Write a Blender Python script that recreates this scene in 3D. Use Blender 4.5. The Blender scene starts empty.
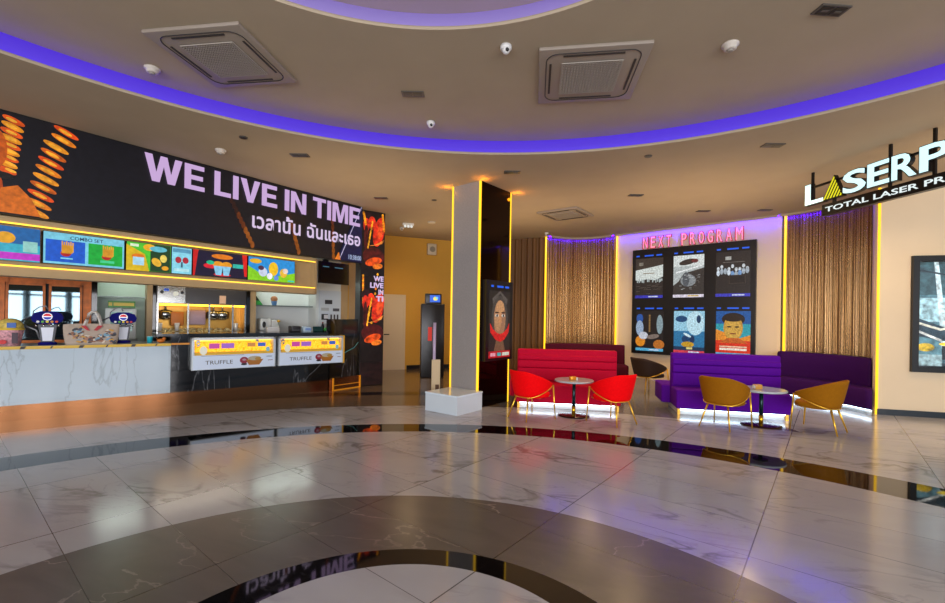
import bpy, bmesh, math, random
from mathutils import Vector, Matrix
C = bpy.context.scene.collection
PI = math.pi
rnd = random.Random(7)
H, H1, H2 = 3.91, 4.17, 4.42

# ------------------------------------------------------------------ materials
def lin(c):
    if isinstance(c, str):
        c = tuple(int(c[i:i+2], 16)/255 for i in (0, 2, 4))
    return tuple((x/12.92 if x <= .04045 else ((x+.055)/1.055)**2.4) for x in c) + (1,)
_m = {}
def mat(name, col='808080', rough=.5, metal=0, emit=0, ecol=None, spec=.5, noise=0, nscale=8, bump=0, trans=0, coat=0, alpha=1):
    if name in _m: return _m[name]
    m = bpy.data.materials.new(name); m.use_nodes = True
    nt = m.node_tree; b = nt.nodes['Principled BSDF']; c = lin(col)
    b.inputs['Base Color'].default_value = c
    b.inputs['Roughness'].default_value = rough
    b.inputs['Metallic'].default_value = metal
    b.inputs['Specular IOR Level'].default_value = spec
    b.inputs['Transmission Weight'].default_value = trans
    b.inputs['Coat Weight'].default_value = coat
    b.inputs['Alpha'].default_value = alpha
    if emit:
        b.inputs['Emission Color'].default_value = lin(ecol or col); b.inputs['Emission Strength'].default_value = emit
    if noise or bump:
        tc = nt.nodes.new('ShaderNodeTexCoord'); n = nt.nodes.new('ShaderNodeTexNoise')
        n.inputs['Scale'].default_value = nscale; n.inputs['Detail'].default_value = 5
        nt.links.new(tc.outputs['Object'], n.inputs['Vector'])
        if noise:
            r = nt.nodes.new('ShaderNodeValToRGB')
            r.color_ramp.elements[0].position = .3; r.color_ramp.elements[1].position = .7
            r.color_ramp.elements[0].color = tuple(x*(1-noise) for x in c[:3])+(1,)
            r.color_ramp.elements[1].color = tuple(min(1, x*(1+noise)) for x in c[:3])+(1,)
            nt.links.new(n.outputs['Fac'], r.inputs['Fac']); nt.links.new(r.outputs['Color'], b.inputs['Base Color'])
        if bump:
            bp = nt.nodes.new('ShaderNodeBump'); bp.inputs['Strength'].default_value = bump; bp.inputs['Distance'].default_value = .02
            nt.links.new(n.outputs['Fac'], bp.inputs['Height']); nt.links.new(bp.outputs['Normal'], b.inputs['Normal'])
    _m[name] = m; return m
def glow(col, s=1.0):            # a lit screen colour
    k = 'glow_%s_%s' % (col, s)
    return mat(k, '050505', rough=.35, emit=s, ecol=col)
def grain(col, s=1.0, sc=22, amt=.55):
    k = 'picture_%s_%s' % (col, s)
    if k in _m: return _m[k]
    m = glow(col, s).copy(); m.name = k; _m[k] = m; nt = m.node_tree; b = nt.nodes['Principled BSDF']
    tc = nt.nodes.new('ShaderNodeTexCoord'); n = nt.nodes.new('ShaderNodeTexNoise'); n.inputs['Scale'].default_value = sc; n.inputs['Detail'].default_value = 4; n.inputs['Distortion'].default_value = .1
    mr = nt.nodes.new('ShaderNodeMapRange'); mr.inputs[1].default_value = .3; mr.inputs[2].default_value = .7; mr.inputs[3].default_value = s*(1-amt); mr.inputs[4].default_value = s*(1+amt)
    nt.links.new(tc.outputs['Object'], n.inputs['Vector']); nt.links.new(n.outputs['Fac'], mr.inputs[0]); nt.links.new(mr.outputs[0], b.inputs['Emission Strength'])
    return m
def ink(col): return mat('print_'+col, col, rough=.5)

# ------------------------------------------------------------------ mesh builder
class MB:
    def __init__(s): s.v = []; s.f = []; s.mi = []; s.sm = []; s.M = Matrix.Identity(4); s.k = 0
    def add(s, vs, fs, smooth=False):
        o = len(s.v); s.v += [tuple(s.M @ Vector(p)) for p in vs]
        for f in fs: s.f.append([i+o for i in f]); s.mi.append(s.k); s.sm.append(smooth)
        return s
    def box(s, x0, x1, y0, y1, z0, z1, bev=0):
        if bev:
            bm = bmesh.new(); bmesh.ops.create_cube(bm, size=1)
            for v in bm.verts: v.co = Vector(((x0+x1)/2+v.co.x*(x1-x0), (y0+y1)/2+v.co.y*(y1-y0), (z0+z1)/2+v.co.z*(z1-z0)))
            bmesh.ops.bevel(bm, geom=bm.edges[:], offset=bev, segments=3, affect='EDGES', profile=.5)
            bm.verts.index_update(); s.add([v.co.copy() for v in bm.verts], [[v.index for v in f.verts] for f in bm.faces], True); bm.free(); return s
        v = [(x, y, z) for z in (z0, z1) for y in (y0, y1) for x in (x0, x1)]
        return s.add(v, [(0, 2, 3, 1), (4, 5, 7, 6), (0, 1, 5, 4), (2, 6, 7, 3), (0, 4, 6, 2), (1, 3, 7, 5)])
    def lathe(s, prof, n=24, cx=0, cy=0, ex=1, ey=1):
        vs = []; fs = []
        for r, z in prof:
            for i in range(n):
                a = 2*PI*i/n; vs.append((cx+r*ex*math.cos(a), cy+r*ey*math.sin(a), z))
        for j in range(len(prof)-1):
            for i in range(n):
                k = (i+1) % n; fs.append((j*n+i, j*n+k, (j+1)*n+k, (j+1)*n+i))
        s.add(vs, fs, True)
        m = len(prof)-1
        s.add(vs[:n], [list(range(n))[::-1]]); s.add(vs[m*n:], [list(range(n))]); return s
    def tube(s, pts, r, n=10, closed=False):
        pts = [Vector(p) for p in pts]; N = len(pts); vs = []; fs = []; rr = r if isinstance(r, (list, tuple)) else [r]*N
        for i, p in enumerate(pts):
            t = (pts[min(i+1, N-1)]-pts[max(i-1, 0)]).normalized()
            up = Vector((0, 0, 1)) if abs(t.z) < .95 else Vector((1, 0, 0))
            a = t.cross(up).normalized(); b = t.cross(a)
            for k in range(n):
                w = 2*PI*k/n; vs.append(p+(a*math.cos(w)+b*math.sin(w))*rr[i])
        for i in range(N-1):
            for k in range(n): fs.append((i*n+k, i*n+(k+1) % n, (i+1)*n+(k+1) % n, (i+1)*n+k))
        s.add(vs, fs, True); s.add(vs[:n], [list(range(n))[::-1]]); s.add(vs[-n:], [list(range(n))]); return s
    def prism(s, poly, z0, z1):     # polygon in XY, extruded along Z
        n = len(poly); vs = [(x, y, z0) for x, y in poly]+[(x, y, z1) for x, y in poly]
        return s.add(vs, [list(range(n))[::-1], list(range(n, 2*n))]+[(i, (i+1) % n, n+(i+1) % n, n+i) for i in range(n)])
    def plate(s, poly, y0, y1):     # polygon in XZ, extruded along Y (y0 is the front)
        n = len(poly); vs = [(x, y0, z) for x, z in poly]+[(x, y1, z) for x, z in poly]
        return s.add(vs, [list(range(n)), list(range(n, 2*n))[::-1]]+[(i, n+i, n+(i+1) % n, (i+1) % n) for i in range(n)])
    def grid(s, rows, smooth=True, closed=False):   # rows of points
        m = len(rows[0]); vs = [p for r in rows for p in r]; fs = []
        for j in range(len(rows)-1):
            for i in range(m if closed else m-1):
                k = (i+1) % m; fs.append((j*m+i, j*m+k, (j+1)*m+k, (j+1)*m+i))
        return s.add(vs, fs, smooth)
    def ball(s, c, r, n=12):
        rx, ry, rz = r if isinstance(r, (tuple, list)) else (r, r, r); rows = []
        for j in range(n//2+1):
            a = -PI/2+PI*j/(n//2); rows.append([(c[0]+rx*math.cos(a)*math.cos(2*PI*i/n), c[1]+ry*math.cos(a)*math.sin(2*PI*i/n), c[2]+rz*math.sin(a)) for i in range(n)])
        return s.grid(rows, True, True)
    def build(s, name, mats, parent=None, fix=True):
        me = bpy.data.meshes.new(name); me.from_pydata(s.v, [], s.f)
        if not isinstance(mats, (list, tuple)): mats = [mats]
        for m in mats: me.materials.append(m)
        for p, i, sm in zip(me.polygons, s.mi, s.sm): p.material_index = i; p.use_smooth = sm
        if fix:
            bm = bmesh.new(); bm.from_mesh(me); bmesh.ops.remove_doubles(bm, verts=bm.verts, dist=1e-5) if len(bm.verts) < 60000 else None
            bmesh.ops.recalc_face_normals(bm, faces=bm.faces); bm.to_mesh(me); bm.free()
        me.update(); o = bpy.data.objects.new(name, me); C.objects.link(o)
        if parent: o.parent = parent
        return o
def tag(o, label=None, cat=None, group=None, kind=None):
    if label: o['label'] = label
    if cat: o['category'] = cat
    if group: o['group'] = group
    if kind: o['kind'] = kind
    return o
def thing(name, loc, rz, label, cat, group=None):
    o = bpy.data.objects.new(name, None); C.objects.link(o); o.empty_display_size = .1
    o.location = loc; o.rotation_euler = (0, 0, rz); return tag(o, label, cat, group)
def struct(o): o['kind'] = 'structure'; return o
def dup(root, loc, rz, label, group=None):
    r = root.copy(); C.objects.link(r); r.location = loc; r.rotation_euler = (0, 0, rz); r['label'] = label
    if group: r['group'] = group
    for ch in list(root.children):
        c = ch.copy(); C.objects.link(c); c.parent = r
        for g in list(ch.children):
            d = g.copy(); C.objects.link(d); d.parent = c
    return r
class Pl:                          # a vertical wall line a -> b seen left to right; local X along it, local -Y towards the room
    def __init__(s, a, b):
        s.a = Vector(a); s.u = (Vector(b)-s.a).normalized(); s.rz = math.atan2(s.u.y, s.u.x); s.n = Vector((s.u.y, -s.u.x))
    def at(s, d, off=0, z=0): p = s.a+s.u*d+s.n*off; return (p.x, p.y, z)
    def M(s, off=0): return Matrix.Translation(s.at(0, off)) @ Matrix.Rotation(s.rz, 4, 'Z')
BAN = Pl((-5.63, 5.21), (-2.44, 9.64))
CNT = Pl((-6.52, 6.09), (-3.09, 8.98))
KIT = Pl((-7.55, 7.26), (-4.0, 10.24))
LED = Pl((-2.49, 9.72), (-2.03, 10.05))
NXT = Pl((4.04, 12.3), (6.83, 9.75))
COL = Pl((.10, 7.55), (.68, 8.26))
YEL = Pl((-2.6, 12.75), (-.78, 13.5))
SGN = Pl((5.27, 6.96), (5.5, 5.12))
CRM = Pl((7.0, 7.6), (8.75, 7.12))

def ell(cx, cz, rx, rz, n=20, rot=0):
    c, s = math.cos(rot), math.sin(rot)
    return [(cx+rx*math.cos(2*PI*i/n)*c-rz*math.sin(2*PI*i/n)*s, cz+rx*math.cos(2*PI*i/n)*s+rz*math.sin(2*PI*i/n)*c) for i in range(n)]
def rect(x0, z0, x1, z1): return [(x0, z0), (x1, z0), (x1, z1), (x0, z1)]
def art(name, parent, shapes, y=0, lit=1.0, back=.004, step=.0006, label=None, sc=0, amt=.5):
    """Flat picture: layered shapes in the local XZ plane facing -Y, one mesh. shapes: (poly, colour)"""
    b = MB(); cols = []; 
    for i, (poly, col) in enumerate(shapes):
        if col not in cols: cols.append(col)
        b.k = cols.index(col)
        b.plate(poly, y-step*i, y+back)
    ms = [(grain(c, lit, sc, amt) if sc else glow(c, lit)) if lit else ink(c) for c in cols]
    o = b.build(name, ms, parent)
    if label: o['label'] = label
    return o
_tc = {}
def text_geo(txt, bold=0, shear=0, space=1.0):
    k = (txt, bold, shear, space)
    if k in _tc: return _tc[k]
    cu = bpy.data.curves.new('t', 'FONT'); cu.body = txt; cu.size = 1; cu.offset = bold; cu.resolution_u = 3; cu.shear = shear; cu.space_character = space; cu.fill_mode = 'FRONT'
    o = bpy.data.objects.new('t', cu); C.objects.link(o)
    dg = bpy.context.evaluated_depsgraph_get(); dg.update(); me = bpy.data.meshes.new_from_object(o.evaluated_get(dg))
    vs = [(v.co.x, v.co.y) for v in me.vertices]; fs = [list(p.vertices) for p in me.polygons]
    bpy.data.objects.remove(o); bpy.data.curves.remove(cu); bpy.data.meshes.remove(me)
    _tc[k] = (vs, fs); return _tc[k]
def text_into(b, txt, x0, z0, x1, z1, y, bold=0, depth=.002, shear=0, keep=False, space=1.0):
    vs, fs = text_geo(txt, bold, shear, space)
    if not vs: return
    ax = min(v[0] for v in vs); bx = max(v[0] for v in vs); az = min(v[1] for v in vs); bz = max(v[1] for v in vs)
    sx = (x1-x0)/(bx-ax); sz = (z1-z0)/(bz-az)
    if keep: sx = sz
    P = [((x-ax)*sx+x0, (z-az)*sz+z0) for x, z in vs]; n = len(P)
    cnt = {}
    for f in fs:
        for i in range(len(f)):
            e = (f[i], f[(i+1) % len(f)]); cnt[e] = 1
    side = [(a, c, c+n, a+n) for (a, c) in cnt if (c, a) not in cnt]
    b.add([(x, y, z) for x, z in P]+[(x, y+depth, z) for x, z in P], [list(f) for f in fs]+[[i+n for i in f[::-1]] for f in fs]+side)
def text_obj(name, parent, txt, x0, z0, x1, z1, y, m, bold=0, depth=.002, shear=0, keep=False, space=1.0):
    b = MB(); text_into(b, txt, x0, z0, x1, z1, y, bold, depth, shear, keep, space); return b.build(name, m, parent, fix=False)

def text_words(name, parent, txt, x0, z0, x1, z1, y, m, bold=0, depth=.002, shear=0, space=1.0):
    vs, _ = text_geo(txt, bold, shear, space); ax = min(v[0] for v in vs); bx = max(v[0] for v in vs); az = min(v[1] for v in vs); bz = max(v[1] for v in vs)
    sx = (x1-x0)/(bx-ax); sz = (z1-z0)/(bz-az); words = txt.split(' '); pre = ''
    for w in words:
        pre = (pre+' '+w) if pre else w
        pv, _ = text_geo(pre, bold, shear, space); wv, wf = text_geo(w, bold, shear, space)
        r = max(v[0] for v in pv); wl = min(v[0] for v in wv); wr = max(v[0] for v in wv); wb = min(v[1] for v in wv); wt = max(v[1] for v in wv)
        b = MB(); text_into(b, w, (r-(wr-wl)-ax)*sx+x0, (wb-az)*sz+z0, (r-ax)*sx+x0, (wt-az)*sz+z0, y, bold, depth, shear, space=space); b.build(name, m, parent, fix=False)

# ------------------------------------------------------------------ floor
def floor_material():
    m = bpy.data.materials.new('polished_floor'); m.use_nodes = True; nt = m.node_tree; N = nt.nodes; L = nt.links
    bs = N['Principled BSDF']; tc = N.new('ShaderNodeTexCoord'); sp = N.new('ShaderNodeSeparateXYZ'); L.new(tc.outputs['Object'], sp.inputs[0])
    X, Y = sp.outputs[0], sp.outputs[1]
    def mt(op, a, b=None, c=None):
        n = N.new('ShaderNodeMath'); n.operation = op
        for i, v in enumerate((a, b, c)):
            if v is None: continue
            if hasattr(v, 'links'): L.new(v, n.inputs[i])
            else: n.inputs[i].default_value = v
        return n.outputs[0]
    def inside(cx, cy, r):
        dx = mt('SUBTRACT', X, cx); dy = mt('SUBTRACT', Y, cy)
        d = mt('SQRT', mt('ADD', mt('MULTIPLY', dx, dx), mt('MULTIPLY', dy, dy)))
        return mt('LESS_THAN', d, r)
    a = inside(-.44, -.22, 6.61); b = inside(-.46, .33, 5.64); c = inside(-.50, 1.17, 2.65); d = inside(-.35, 1.61, 1.33); e = inside(-.33, 1.74, 1.02)
    g = inside(-.19, -.89, 8.62); g2 = inside(-.3, -.2, 9.0); g3 = inside(-.3, -.2, 9.38)
    ux, uy = .6306, .7761
    U = mt('ADD', mt('MULTIPLY', X, ux), mt('MULTIPLY', Y, uy)); V = mt('ADD', mt('MULTIPLY', X, -uy), mt('MULTIPLY', Y, ux))
    us = mt('DIVIDE', mt('SUBTRACT', U, .55), .577); vs = mt('DIVIDE', mt('SUBTRACT', V, .40), 1.265)
    fu = mt('FRACT', us); fv = mt('FRACT', vs)
    du = mt('MULTIPLY', mt('MINIMUM', fu, mt('SUBTRACT', 1, fu)), .577); dv = mt('MULTIPLY', mt('MINIMUM', fv, mt('SUBTRACT', 1, fv)), 1.265)
    joint = mt('MAXIMUM', mt('LESS_THAN', dv, .0042), mt('LESS_THAN', du, .0022))
    cell = N.new('ShaderNodeCombineXYZ'); L.new(mt('FLOOR', us), cell.inputs[0]); L.new(mt('FLOOR', vs), cell.inputs[1])
    wn = N.new('ShaderNodeTexWhiteNoise'); L.new(cell.outputs[0], wn.inputs['Vector'])
    vm = N.new('ShaderNodeVectorMath'); vm.operation = 'SCALE'; L.new(wn.outputs['Color'], vm.inputs[0]); vm.inputs['Scale'].default_value = 7
    co = N.new('ShaderNodeCombineXYZ'); L.new(mt('MULTIPLY', mt('ADD', U, mt('MULTIPLY', V, .35)), 1.0), co.inputs[0]); L.new(mt('MULTIPLY', V, .42), co.inputs[1])
    va = N.new('ShaderNodeVectorMath'); va.operation = 'ADD'; L.new(co.outputs[0], va.inputs[0]); L.new(vm.outputs[0], va.inputs[1])
    def vein(scale, k, dist=.9, det=6):
        n = N.new('ShaderNodeTexNoise'); n.inputs['Scale'].default_value = scale; n.inputs['Detail'].default_value = det; n.inputs['Distortion'].default_value = dist
        L.new(va.outputs[0], n.inputs['Vector'])
        q = mt('MULTIPLY', mt('ABSOLUTE', mt('SUBTRACT', n.outputs['Fac'], .5)), k)
        return mt('SUBTRACT', 1, mt('MINIMUM', q, 1)), n.outputs['Fac']
    v1, f1 = vein(1.7, 34); v2, f2 = vein(3.3, 60, 1.5)
    msk = N.new('ShaderNodeTexNoise'); msk.inputs['Scale'].default_value = 1.4; L.new(va.outputs[0], msk.inputs['Vector'])
    mk = N.new('ShaderNodeMapRange'); mk.inputs[1].default_value = .42; mk.inputs[2].default_value = .62; L.new(msk.outputs['Fac'], mk.inputs[0])
    veins = mt('MULTIPLY', mt('MAXIMUM', mt('MULTIPLY', v1, .75), mt('MULTIPLY', v2, .35)), mk.outputs[0])
    def mix(f, c1, c2):
        n = N.new('ShaderNodeMix'); n.data_type = 'RGBA'
        if hasattr(f, 'links'): L.new(f, n.inputs[0])
        else: n.inputs[0].default_value = f
        for i, q in ((6, c1), (7, c2)):
            if hasattr(q, 'links'): L.new(q, n.inputs[i])
            else: n.inputs[i].default_value = lin(q)
        return n.outputs[2]
    white = mix(veins, mix(f1, '9c9da4', 'b8b9be'), '5c5652')
    v3, f3 = vein(1.5, 190, .35)
    grey = mix(mt('MULTIPLY', mt('MULTIPLY', v3, mk.outputs[0]), .55), mix(f2, '4c4846', '645e5a'), 'a89e94')
    brown = mix(f2, '5a4c3c', '75644f')
    black = mix(mt('MULTIPLY', v3, .15), '0b0b0d', '606068')
    far = mix(mt('GREATER_THAN', X, .5), brown, '6c6a6a'); far = mix(mt('GREATER_THAN', X, 4.7), far, white)
    brown = far; col = mix(g3, brown, black); col = mix(mt('GREATER_THAN', X, .5), col, far); col = mix(g2, col, brown); col = mix(g, col, white)
    col = mix(a, col, black); col = mix(b, col, white); col = mix(c, col, grey); col = mix(d, col, black); col = mix(e, col, white)
    col = mix(mt('MULTIPLY', joint, .85), col, '1c1a19')
    L.new(col, bs.inputs['Base Color'])
    # roughness: black inlay is a mirror, marble polished, grey stone honed
    def mixf(f, x, y):
        n = N.new('ShaderNodeMix'); n.data_type = 'FLOAT'; L.new(f, n.inputs[0])
        for i, q in ((2, x), (3, y)):
            if hasattr(q, 'links'): L.new(q, n.inputs[i])
            else: n.inputs[i].default_value = q
        return n.outputs[0]
    r = mixf(a, mixf(g, .16, .16), .03); r = mixf(b, r, .16); r = mixf(c, r, .26); r = mixf(d, r, .04); r = mixf(e, r, .16)
    L.new(r, bs.inputs['Roughness']); bs.inputs['Specular IOR Level'].default_value = .62
    return m
b = MB(); b.box(-10, 12, -6.2, 17, -.12, 0); fl = struct(b.build('floor', floor_material()))

# ------------------------------------------------------------------ ceiling with stepped rings
M_ceil = mat('ceiling_paint', 'ab9c84', rough=.9, noise=.03, nscale=2)
M_cove = mat('cove_wall_self_glow', '504880', rough=.7, emit=.72, ecol='4408e0')  # recess wall emits violet itself, standing in for an even LED wash
M_cove2 = mat('cove_wall_self_glow_inner', '8880a0', rough=.7, emit=.45, ecol='6a48c0')  # inner recess wall, LED wash likewise put into its own emission
def ring_ceiling(z0, z1, cx, cy, r, X0, X1, Y0, Y1, name, n=96, edge=None):
    """flat slab with a round hole; outer outline is a rectangle or a circle"""
    b = MB(); inner = []; outer = []
    for i in range(n):
        a = 2*PI*i/n; c, s = math.cos(a), math.sin(a); inner.append((cx+r*c, cy+r*s))
        if edge: outer.append((edge[0]+edge[2]*c, edge[1]+edge[2]*s))
        else:
            t = min((X1-cx)/c if c > 1e-6 else 1e9, (X0-cx)/c if c < -1e-6 else 1e9, (Y1-cy)/s if s > 1e-6 else 1e9, (Y0-cy)/s if s < -1e-6 else 1e9)
            outer.append((cx+t*c, cy+t*s))
    rows = [[(x, y, z0) for x, y in inner], [(x, y, z0) for x, y in outer], [(x, y, z1) for x, y in outer], [(x, y, z1) for x, y in inner], [(x, y, z0) for x, y in inner]]
    b.grid(rows, False, True)
    if not edge:      # fill the four corners
        for X, Y in ((X0, Y0), (X1, Y0), (X1, Y1), (X0, Y1)):
            a0 = math.atan2(Y-cy, X-cx) % (2*PI); i = int(a0/(2*PI)*n); p, q = outer[i % n], outer[(i+1) % n]
            b.add([(p[0], p[1], z0), (X, Y, z0), (q[0], q[1], z0)], [(0, 1, 2)])
    return struct(b.build(name, M_ceil))
R1c = (.20, .685, 5.664); R2c = (-.42, 1.49, 2.52)
ring_ceiling(H, H+.02, R1c[0], R1c[1], R1c[2], -10, 12, -6.2, 17, 'ceiling')
ring_ceiling(H1, H1+.02, R2c[0], R2c[1], R2c[2], 0, 0, 0, 0, 'ceiling_recess', edge=(R1c[0], R1c[1], 5.86))
b = MB(); b.lathe([(2.75, H2), (2.75, H2+.04)], 64, R2c[0], R2c[1]); struct(b.build('ceiling_centre', M_ceil))
def cyl_wall(name, c, r, z0, z1, m, th=.03, n=128):
    b = MB(); b.grid([[(c[0]+rr*math.cos(2*PI*i/n), c[1]+rr*math.sin(2*PI*i/n), z) for i in range(n)] for rr, z in ((r, z0), (r, z1), (r+th, z1), (r+th, z0), (r, z0))], True, True)
    return struct(b.build(name, m, fix=False))
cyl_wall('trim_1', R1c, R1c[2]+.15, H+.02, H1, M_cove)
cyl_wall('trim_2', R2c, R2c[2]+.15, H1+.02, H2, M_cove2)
M_led_violet = mat('violet_led', '101010', emit=8, ecol='7050ff')
M_led_violet2 = mat('violet_led_soft', '101010', emit=8, ecol='8878ff')
def cyl_strip(name, c, r, z, m): 
    n = 96; b = MB(); b.grid([[(c[0]+rr*math.cos(2*PI*i/n), c[1]+rr*math.sin(2*PI*i/n), zz) for i in range(n)] for rr, zz in ((r, z), (r+.02, z), (r+.02, z+.012), (r, z+.012), (r, z))], False, True)
    return struct(b.build(name, m, fix=False))
cyl_strip('trim_3', R1c, R1c[2]+.08, H+.022, M_led_violet)
cyl_strip('trim_4', R2c, R2c[2]+.08, H1+.022, M_led_violet2)
cyl_wall('trim_5', R1c, R1c[2], H+.019, H+.034, M_ceil, .012)
cyl_wall('trim_6', R2c, R2c[2], H1+.019, H1+.034, M_ceil, .012)

# ------------------------------------------------------------------ walls
M_yel = mat('warm_ochre_paint', 'cc9a34', rough=.7, noise=.03, nscale=1.5)
M_cream = mat('cream_paint', 'e3cfae', rough=.6, noise=.02, nscale=2)
M_beige = mat('beige_laminate', 'b59a6e', rough=.45, noise=.05, nscale=6)
M_dark = mat('dark_wall', '1a1614', rough=.5)
def wall(name, pl, s0, s1, z0, z1, off, th, m):
    b = MB(); b.M = pl.M(off); b.box(s0, s1, 0, th, z0, z1); return struct(b.build(name, m))
wall('wall_back', YEL, -.6, 3.2, 0, H, 0, .12, M_yel)

wall('wall_kitchen', KIT, -2.6, 6.15, 0, H, -.55, .12, M_beige)
wall('wall_left_link', Pl((-3.1, 11.2), (-3.05, 12.8)), -.2, 1.8, 0, H, 0, .1, M_yel)
wall('wall_left', Pl((-9.95, -6), (-9.95, 5.2)), 0, 15, 0, H, 0, .12, M_beige)
wall('wall_program', NXT, 0, 3.78, 0, H, 0, .12, M_cream)
wall('wall_right', CRM, 0, 3.2, 0, H, 0, .12, M_cream)
wall('wall_right_return', Pl((7.42, 8.2), (7.0, 7.64)), 0, .66, 0, H, 0, .05, M_cream)
b = MB(); b.M = CRM.M(.02); b.box(0, 3.2, 0, .02, 0, .1); struct(b.build('baseboard_right', mat('navy_baseboard', '1f2a33', rough=.3)))
b = MB(); b.M = YEL.M(.02); b.box(.72, 3, 0, .02, 0, .12); struct(b.build('baseboard_back', mat('black_skirting', '0c0c0c', rough=.3)))
# window wall far behind the viewpoint: daylight comes from here
b = MB()
for k in range(13): x = -9.9+k*1.65; b.box(x-.09, x+.09, -5.9, -5.75, 0, H)
for z in (0, 1.05, 2.2, 3.0, H-.14): b.box(-9.9, 9.9, -5.88, -5.78, z, z+.08)
struct(b.build('window_1', mat('window_frame', '303236', rough=.4)))

# rippled bronze wall panels (curved)
def bronze():
    m = mat('bronze_slat', '8a6236', rough=.24, metal=.85)
    nt = m.node_tree; bs = nt.nodes['Principled BSDF']
    tc = nt.nodes.new('ShaderNodeTexCoord'); mp = nt.nodes.new('ShaderNodeMapping'); n = nt.nodes.new('ShaderNodeTexNoise')
    mp.inputs['Scale'].default_value = (80, 80, .12); n.inputs['Scale'].default_value = 1; n.inputs['Detail'].default_value = 3
    nt.links.new(tc.outputs['Object'], mp.inputs[0]); nt.links.new(mp.outputs[0], n.inputs['Vector'])
    r = nt.nodes.new('ShaderNodeValToRGB'); r.color_ramp.elements[0].position = .38; r.color_ramp.elements[1].position = .66
    r.color_ramp.elements[0].color = lin('805c34'); r.color_ramp.elements[1].color = lin('c8a878')
    nt.links.new(n.outputs['Fac'], r.inputs[0]); nt.links.new(r.outputs[0], bs.inputs['Base Color'])
    bp = nt.nodes.new('ShaderNodeBump'); bp.inputs['Strength'].default_value = .35; bp.inputs['Distance'].default_value = .02
    nt.links.new(n.outputs['Fac'], bp.inputs['Height']); nt.links.new(bp.outputs[0], bs.inputs['Normal'])
    return m
M_bronze = bronze()
def arc_pts(p, q, sag, n):
    p = Vector(p); q = Vector(q); d = q-p; nrm = Vector((-d.y, d.x)).normalized(); out = []
    for i in range(n+1):
        t = i/n; out.append(p+d*t+nrm*sag*4*t*(1-t))
    return out
def ripple_wall(name, p, q, sag, waves, z0=0, z1=H, m=None, amp=1):
    n = waves*8; base = arc_pts(p, q, sag, n); rows = []; d = (Vector(q)-Vector(p)).normalized(); nr = Vector((d.y, -d.x))
    top = []; 
    for i, c in enumerate(base):
        w = .018*math.sin(2*PI*waves*i/n)+.008*math.sin(2*PI*waves*.37*i/n); top.append(c+nr*w*amp)
    b = MB(); b.grid([[(c.x, c.y, z0) for c in top], [(c.x, c.y, z1) for c in top]], True)
    b.grid([[(c.x-nr.x*.08, c.y-nr.y*.08, z0) for c in base], [(c.x-nr.x*.08, c.y-nr.y*.08, z1) for c in base]], True)
    return struct(b.build(name, m or M_bronze, fix=False))
PA, PB, PC, PD = (2.07, 12.64), (4.0, 12.34), (6.85, 9.73), (7.35, 8.12)
ripple_wall('wall_back_right', (.3, 13.6), (2.05, 12.66), 0, 11, m=mat('brown_drape', '6e4c26', rough=.6), amp=2.6)
ripple_wall('wall_slats_1', PA, PB, .42, 26)
ripple_wall('wall_slats_2', PC, PD, .22, 30)
wall('wall_slats_backing', Pl((6.95, 9.95), (7.75, 8.2)), 0, 1.9, 0, H, 0, .05, M_cream)

# violet wash along the wall head
M_wash = mat('violet_wash_led', '101010', emit=95, ecol='2c00ff')
def strip_along(name, pts, off, z, m, h=.02):
    strip_part(name, pts, off, z, m, h); return strip_part(name.replace('trim_', 'trim_4'), pts, off+.10, H-.05, M_ceil, .05)
def strip_part(name, pts, off, z, m, h=.02):
    b = MB(); 
    for i in range(len(pts)-1):
        pl = Pl(pts[i], pts[i+1]); L = (Vector(pts[i+1])-Vector(pts[i])).length; b.M = pl.M(off); b.box(0, L, 0, .012, z, z+h)
    return struct(b.build(name, m))
strip_along('trim_7', [(4.08, 12.27), (6.80, 9.78)], .16, H-.014, M_wash, .012)
strip_along('trim_8', arc_pts(PA, PB, .42, 10), .16, H-.014, M_wash, .012)
strip_along('trim_9', arc_pts(PC, PD, .22, 8), .16, H-.014, M_wash, .012)
# vertical golden LED lines
M_gold_led = mat('golden_led', '101010', emit=1.7, ecol='ffc426')
M_gold_led2 = mat('golden_led_menu', '101010', emit=2.2, ecol='ffc83c')
for i, (p, w) in enumerate(((PA, .028), (PB, .028), (PC, .024), ((7.0, 7.66), .02))):
    b = MB(); x, y = p; b.lathe([(w, 0.0), (w, H-.002)], 12, x-.0, y-.06); struct(b.build('trim_%d' % (10+i), M_gold_led))

# ------------------------------------------------------------------ column
M_stone = mat('grey_stone_cladding', '8e8a88', rough=.45, noise=.10, nscale=60)
b = MB(); b.M = COL.M()
b.box(0, .917, 0, .624, 0, H)
colm = struct(b.build('wall_column', M_stone))
M_mirror = mat('smoked_mirror', '2a1a14', rough=.06, metal=.9)
b = MB(); b.M = COL.M(.012); b.box(.03, .89, 0, .01, 0, H); struct(b.build('trim_14', M_mirror))
for i, (s, off, w) in enumerate(((0, .0, .022), (.917, 0, .018))):
    p = COL.at(s, off); b = MB(); b.lathe([(w, 0), (w, H-.002)], 12, p[0], p[1]); struct(b.build('trim_%d' % (15+i), M_gold_led))
p = COL.at(0, -.624); b = MB(); b.lathe([(.018, 0), (.018, H-.002)], 12, p[0], p[1]); struct(b.build('trim_17', M_gold_led))

M_black = mat('black_frame', '0b0b0c', rough=.35)
M_blackgloss = mat('black_gloss', '08080a', rough=.08)
# ------------------------------------------------------------------ poster boxes
def led_header(parent, x0, x1, z, y, w=1):
    for t0, t1 in ((0.02, .14), (.33, .66), (.76, .96)):
        b = MB(); b.box(x0+(x1-x0)*t0, x0+(x1-x0)*t1, y-.004, y, z, z+.035); b.build('header_caption', glow('2060e8', 1.0), parent)
def band(x0, z0, w): return rect(x0, z0, x0+w, z0+.05)

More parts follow.
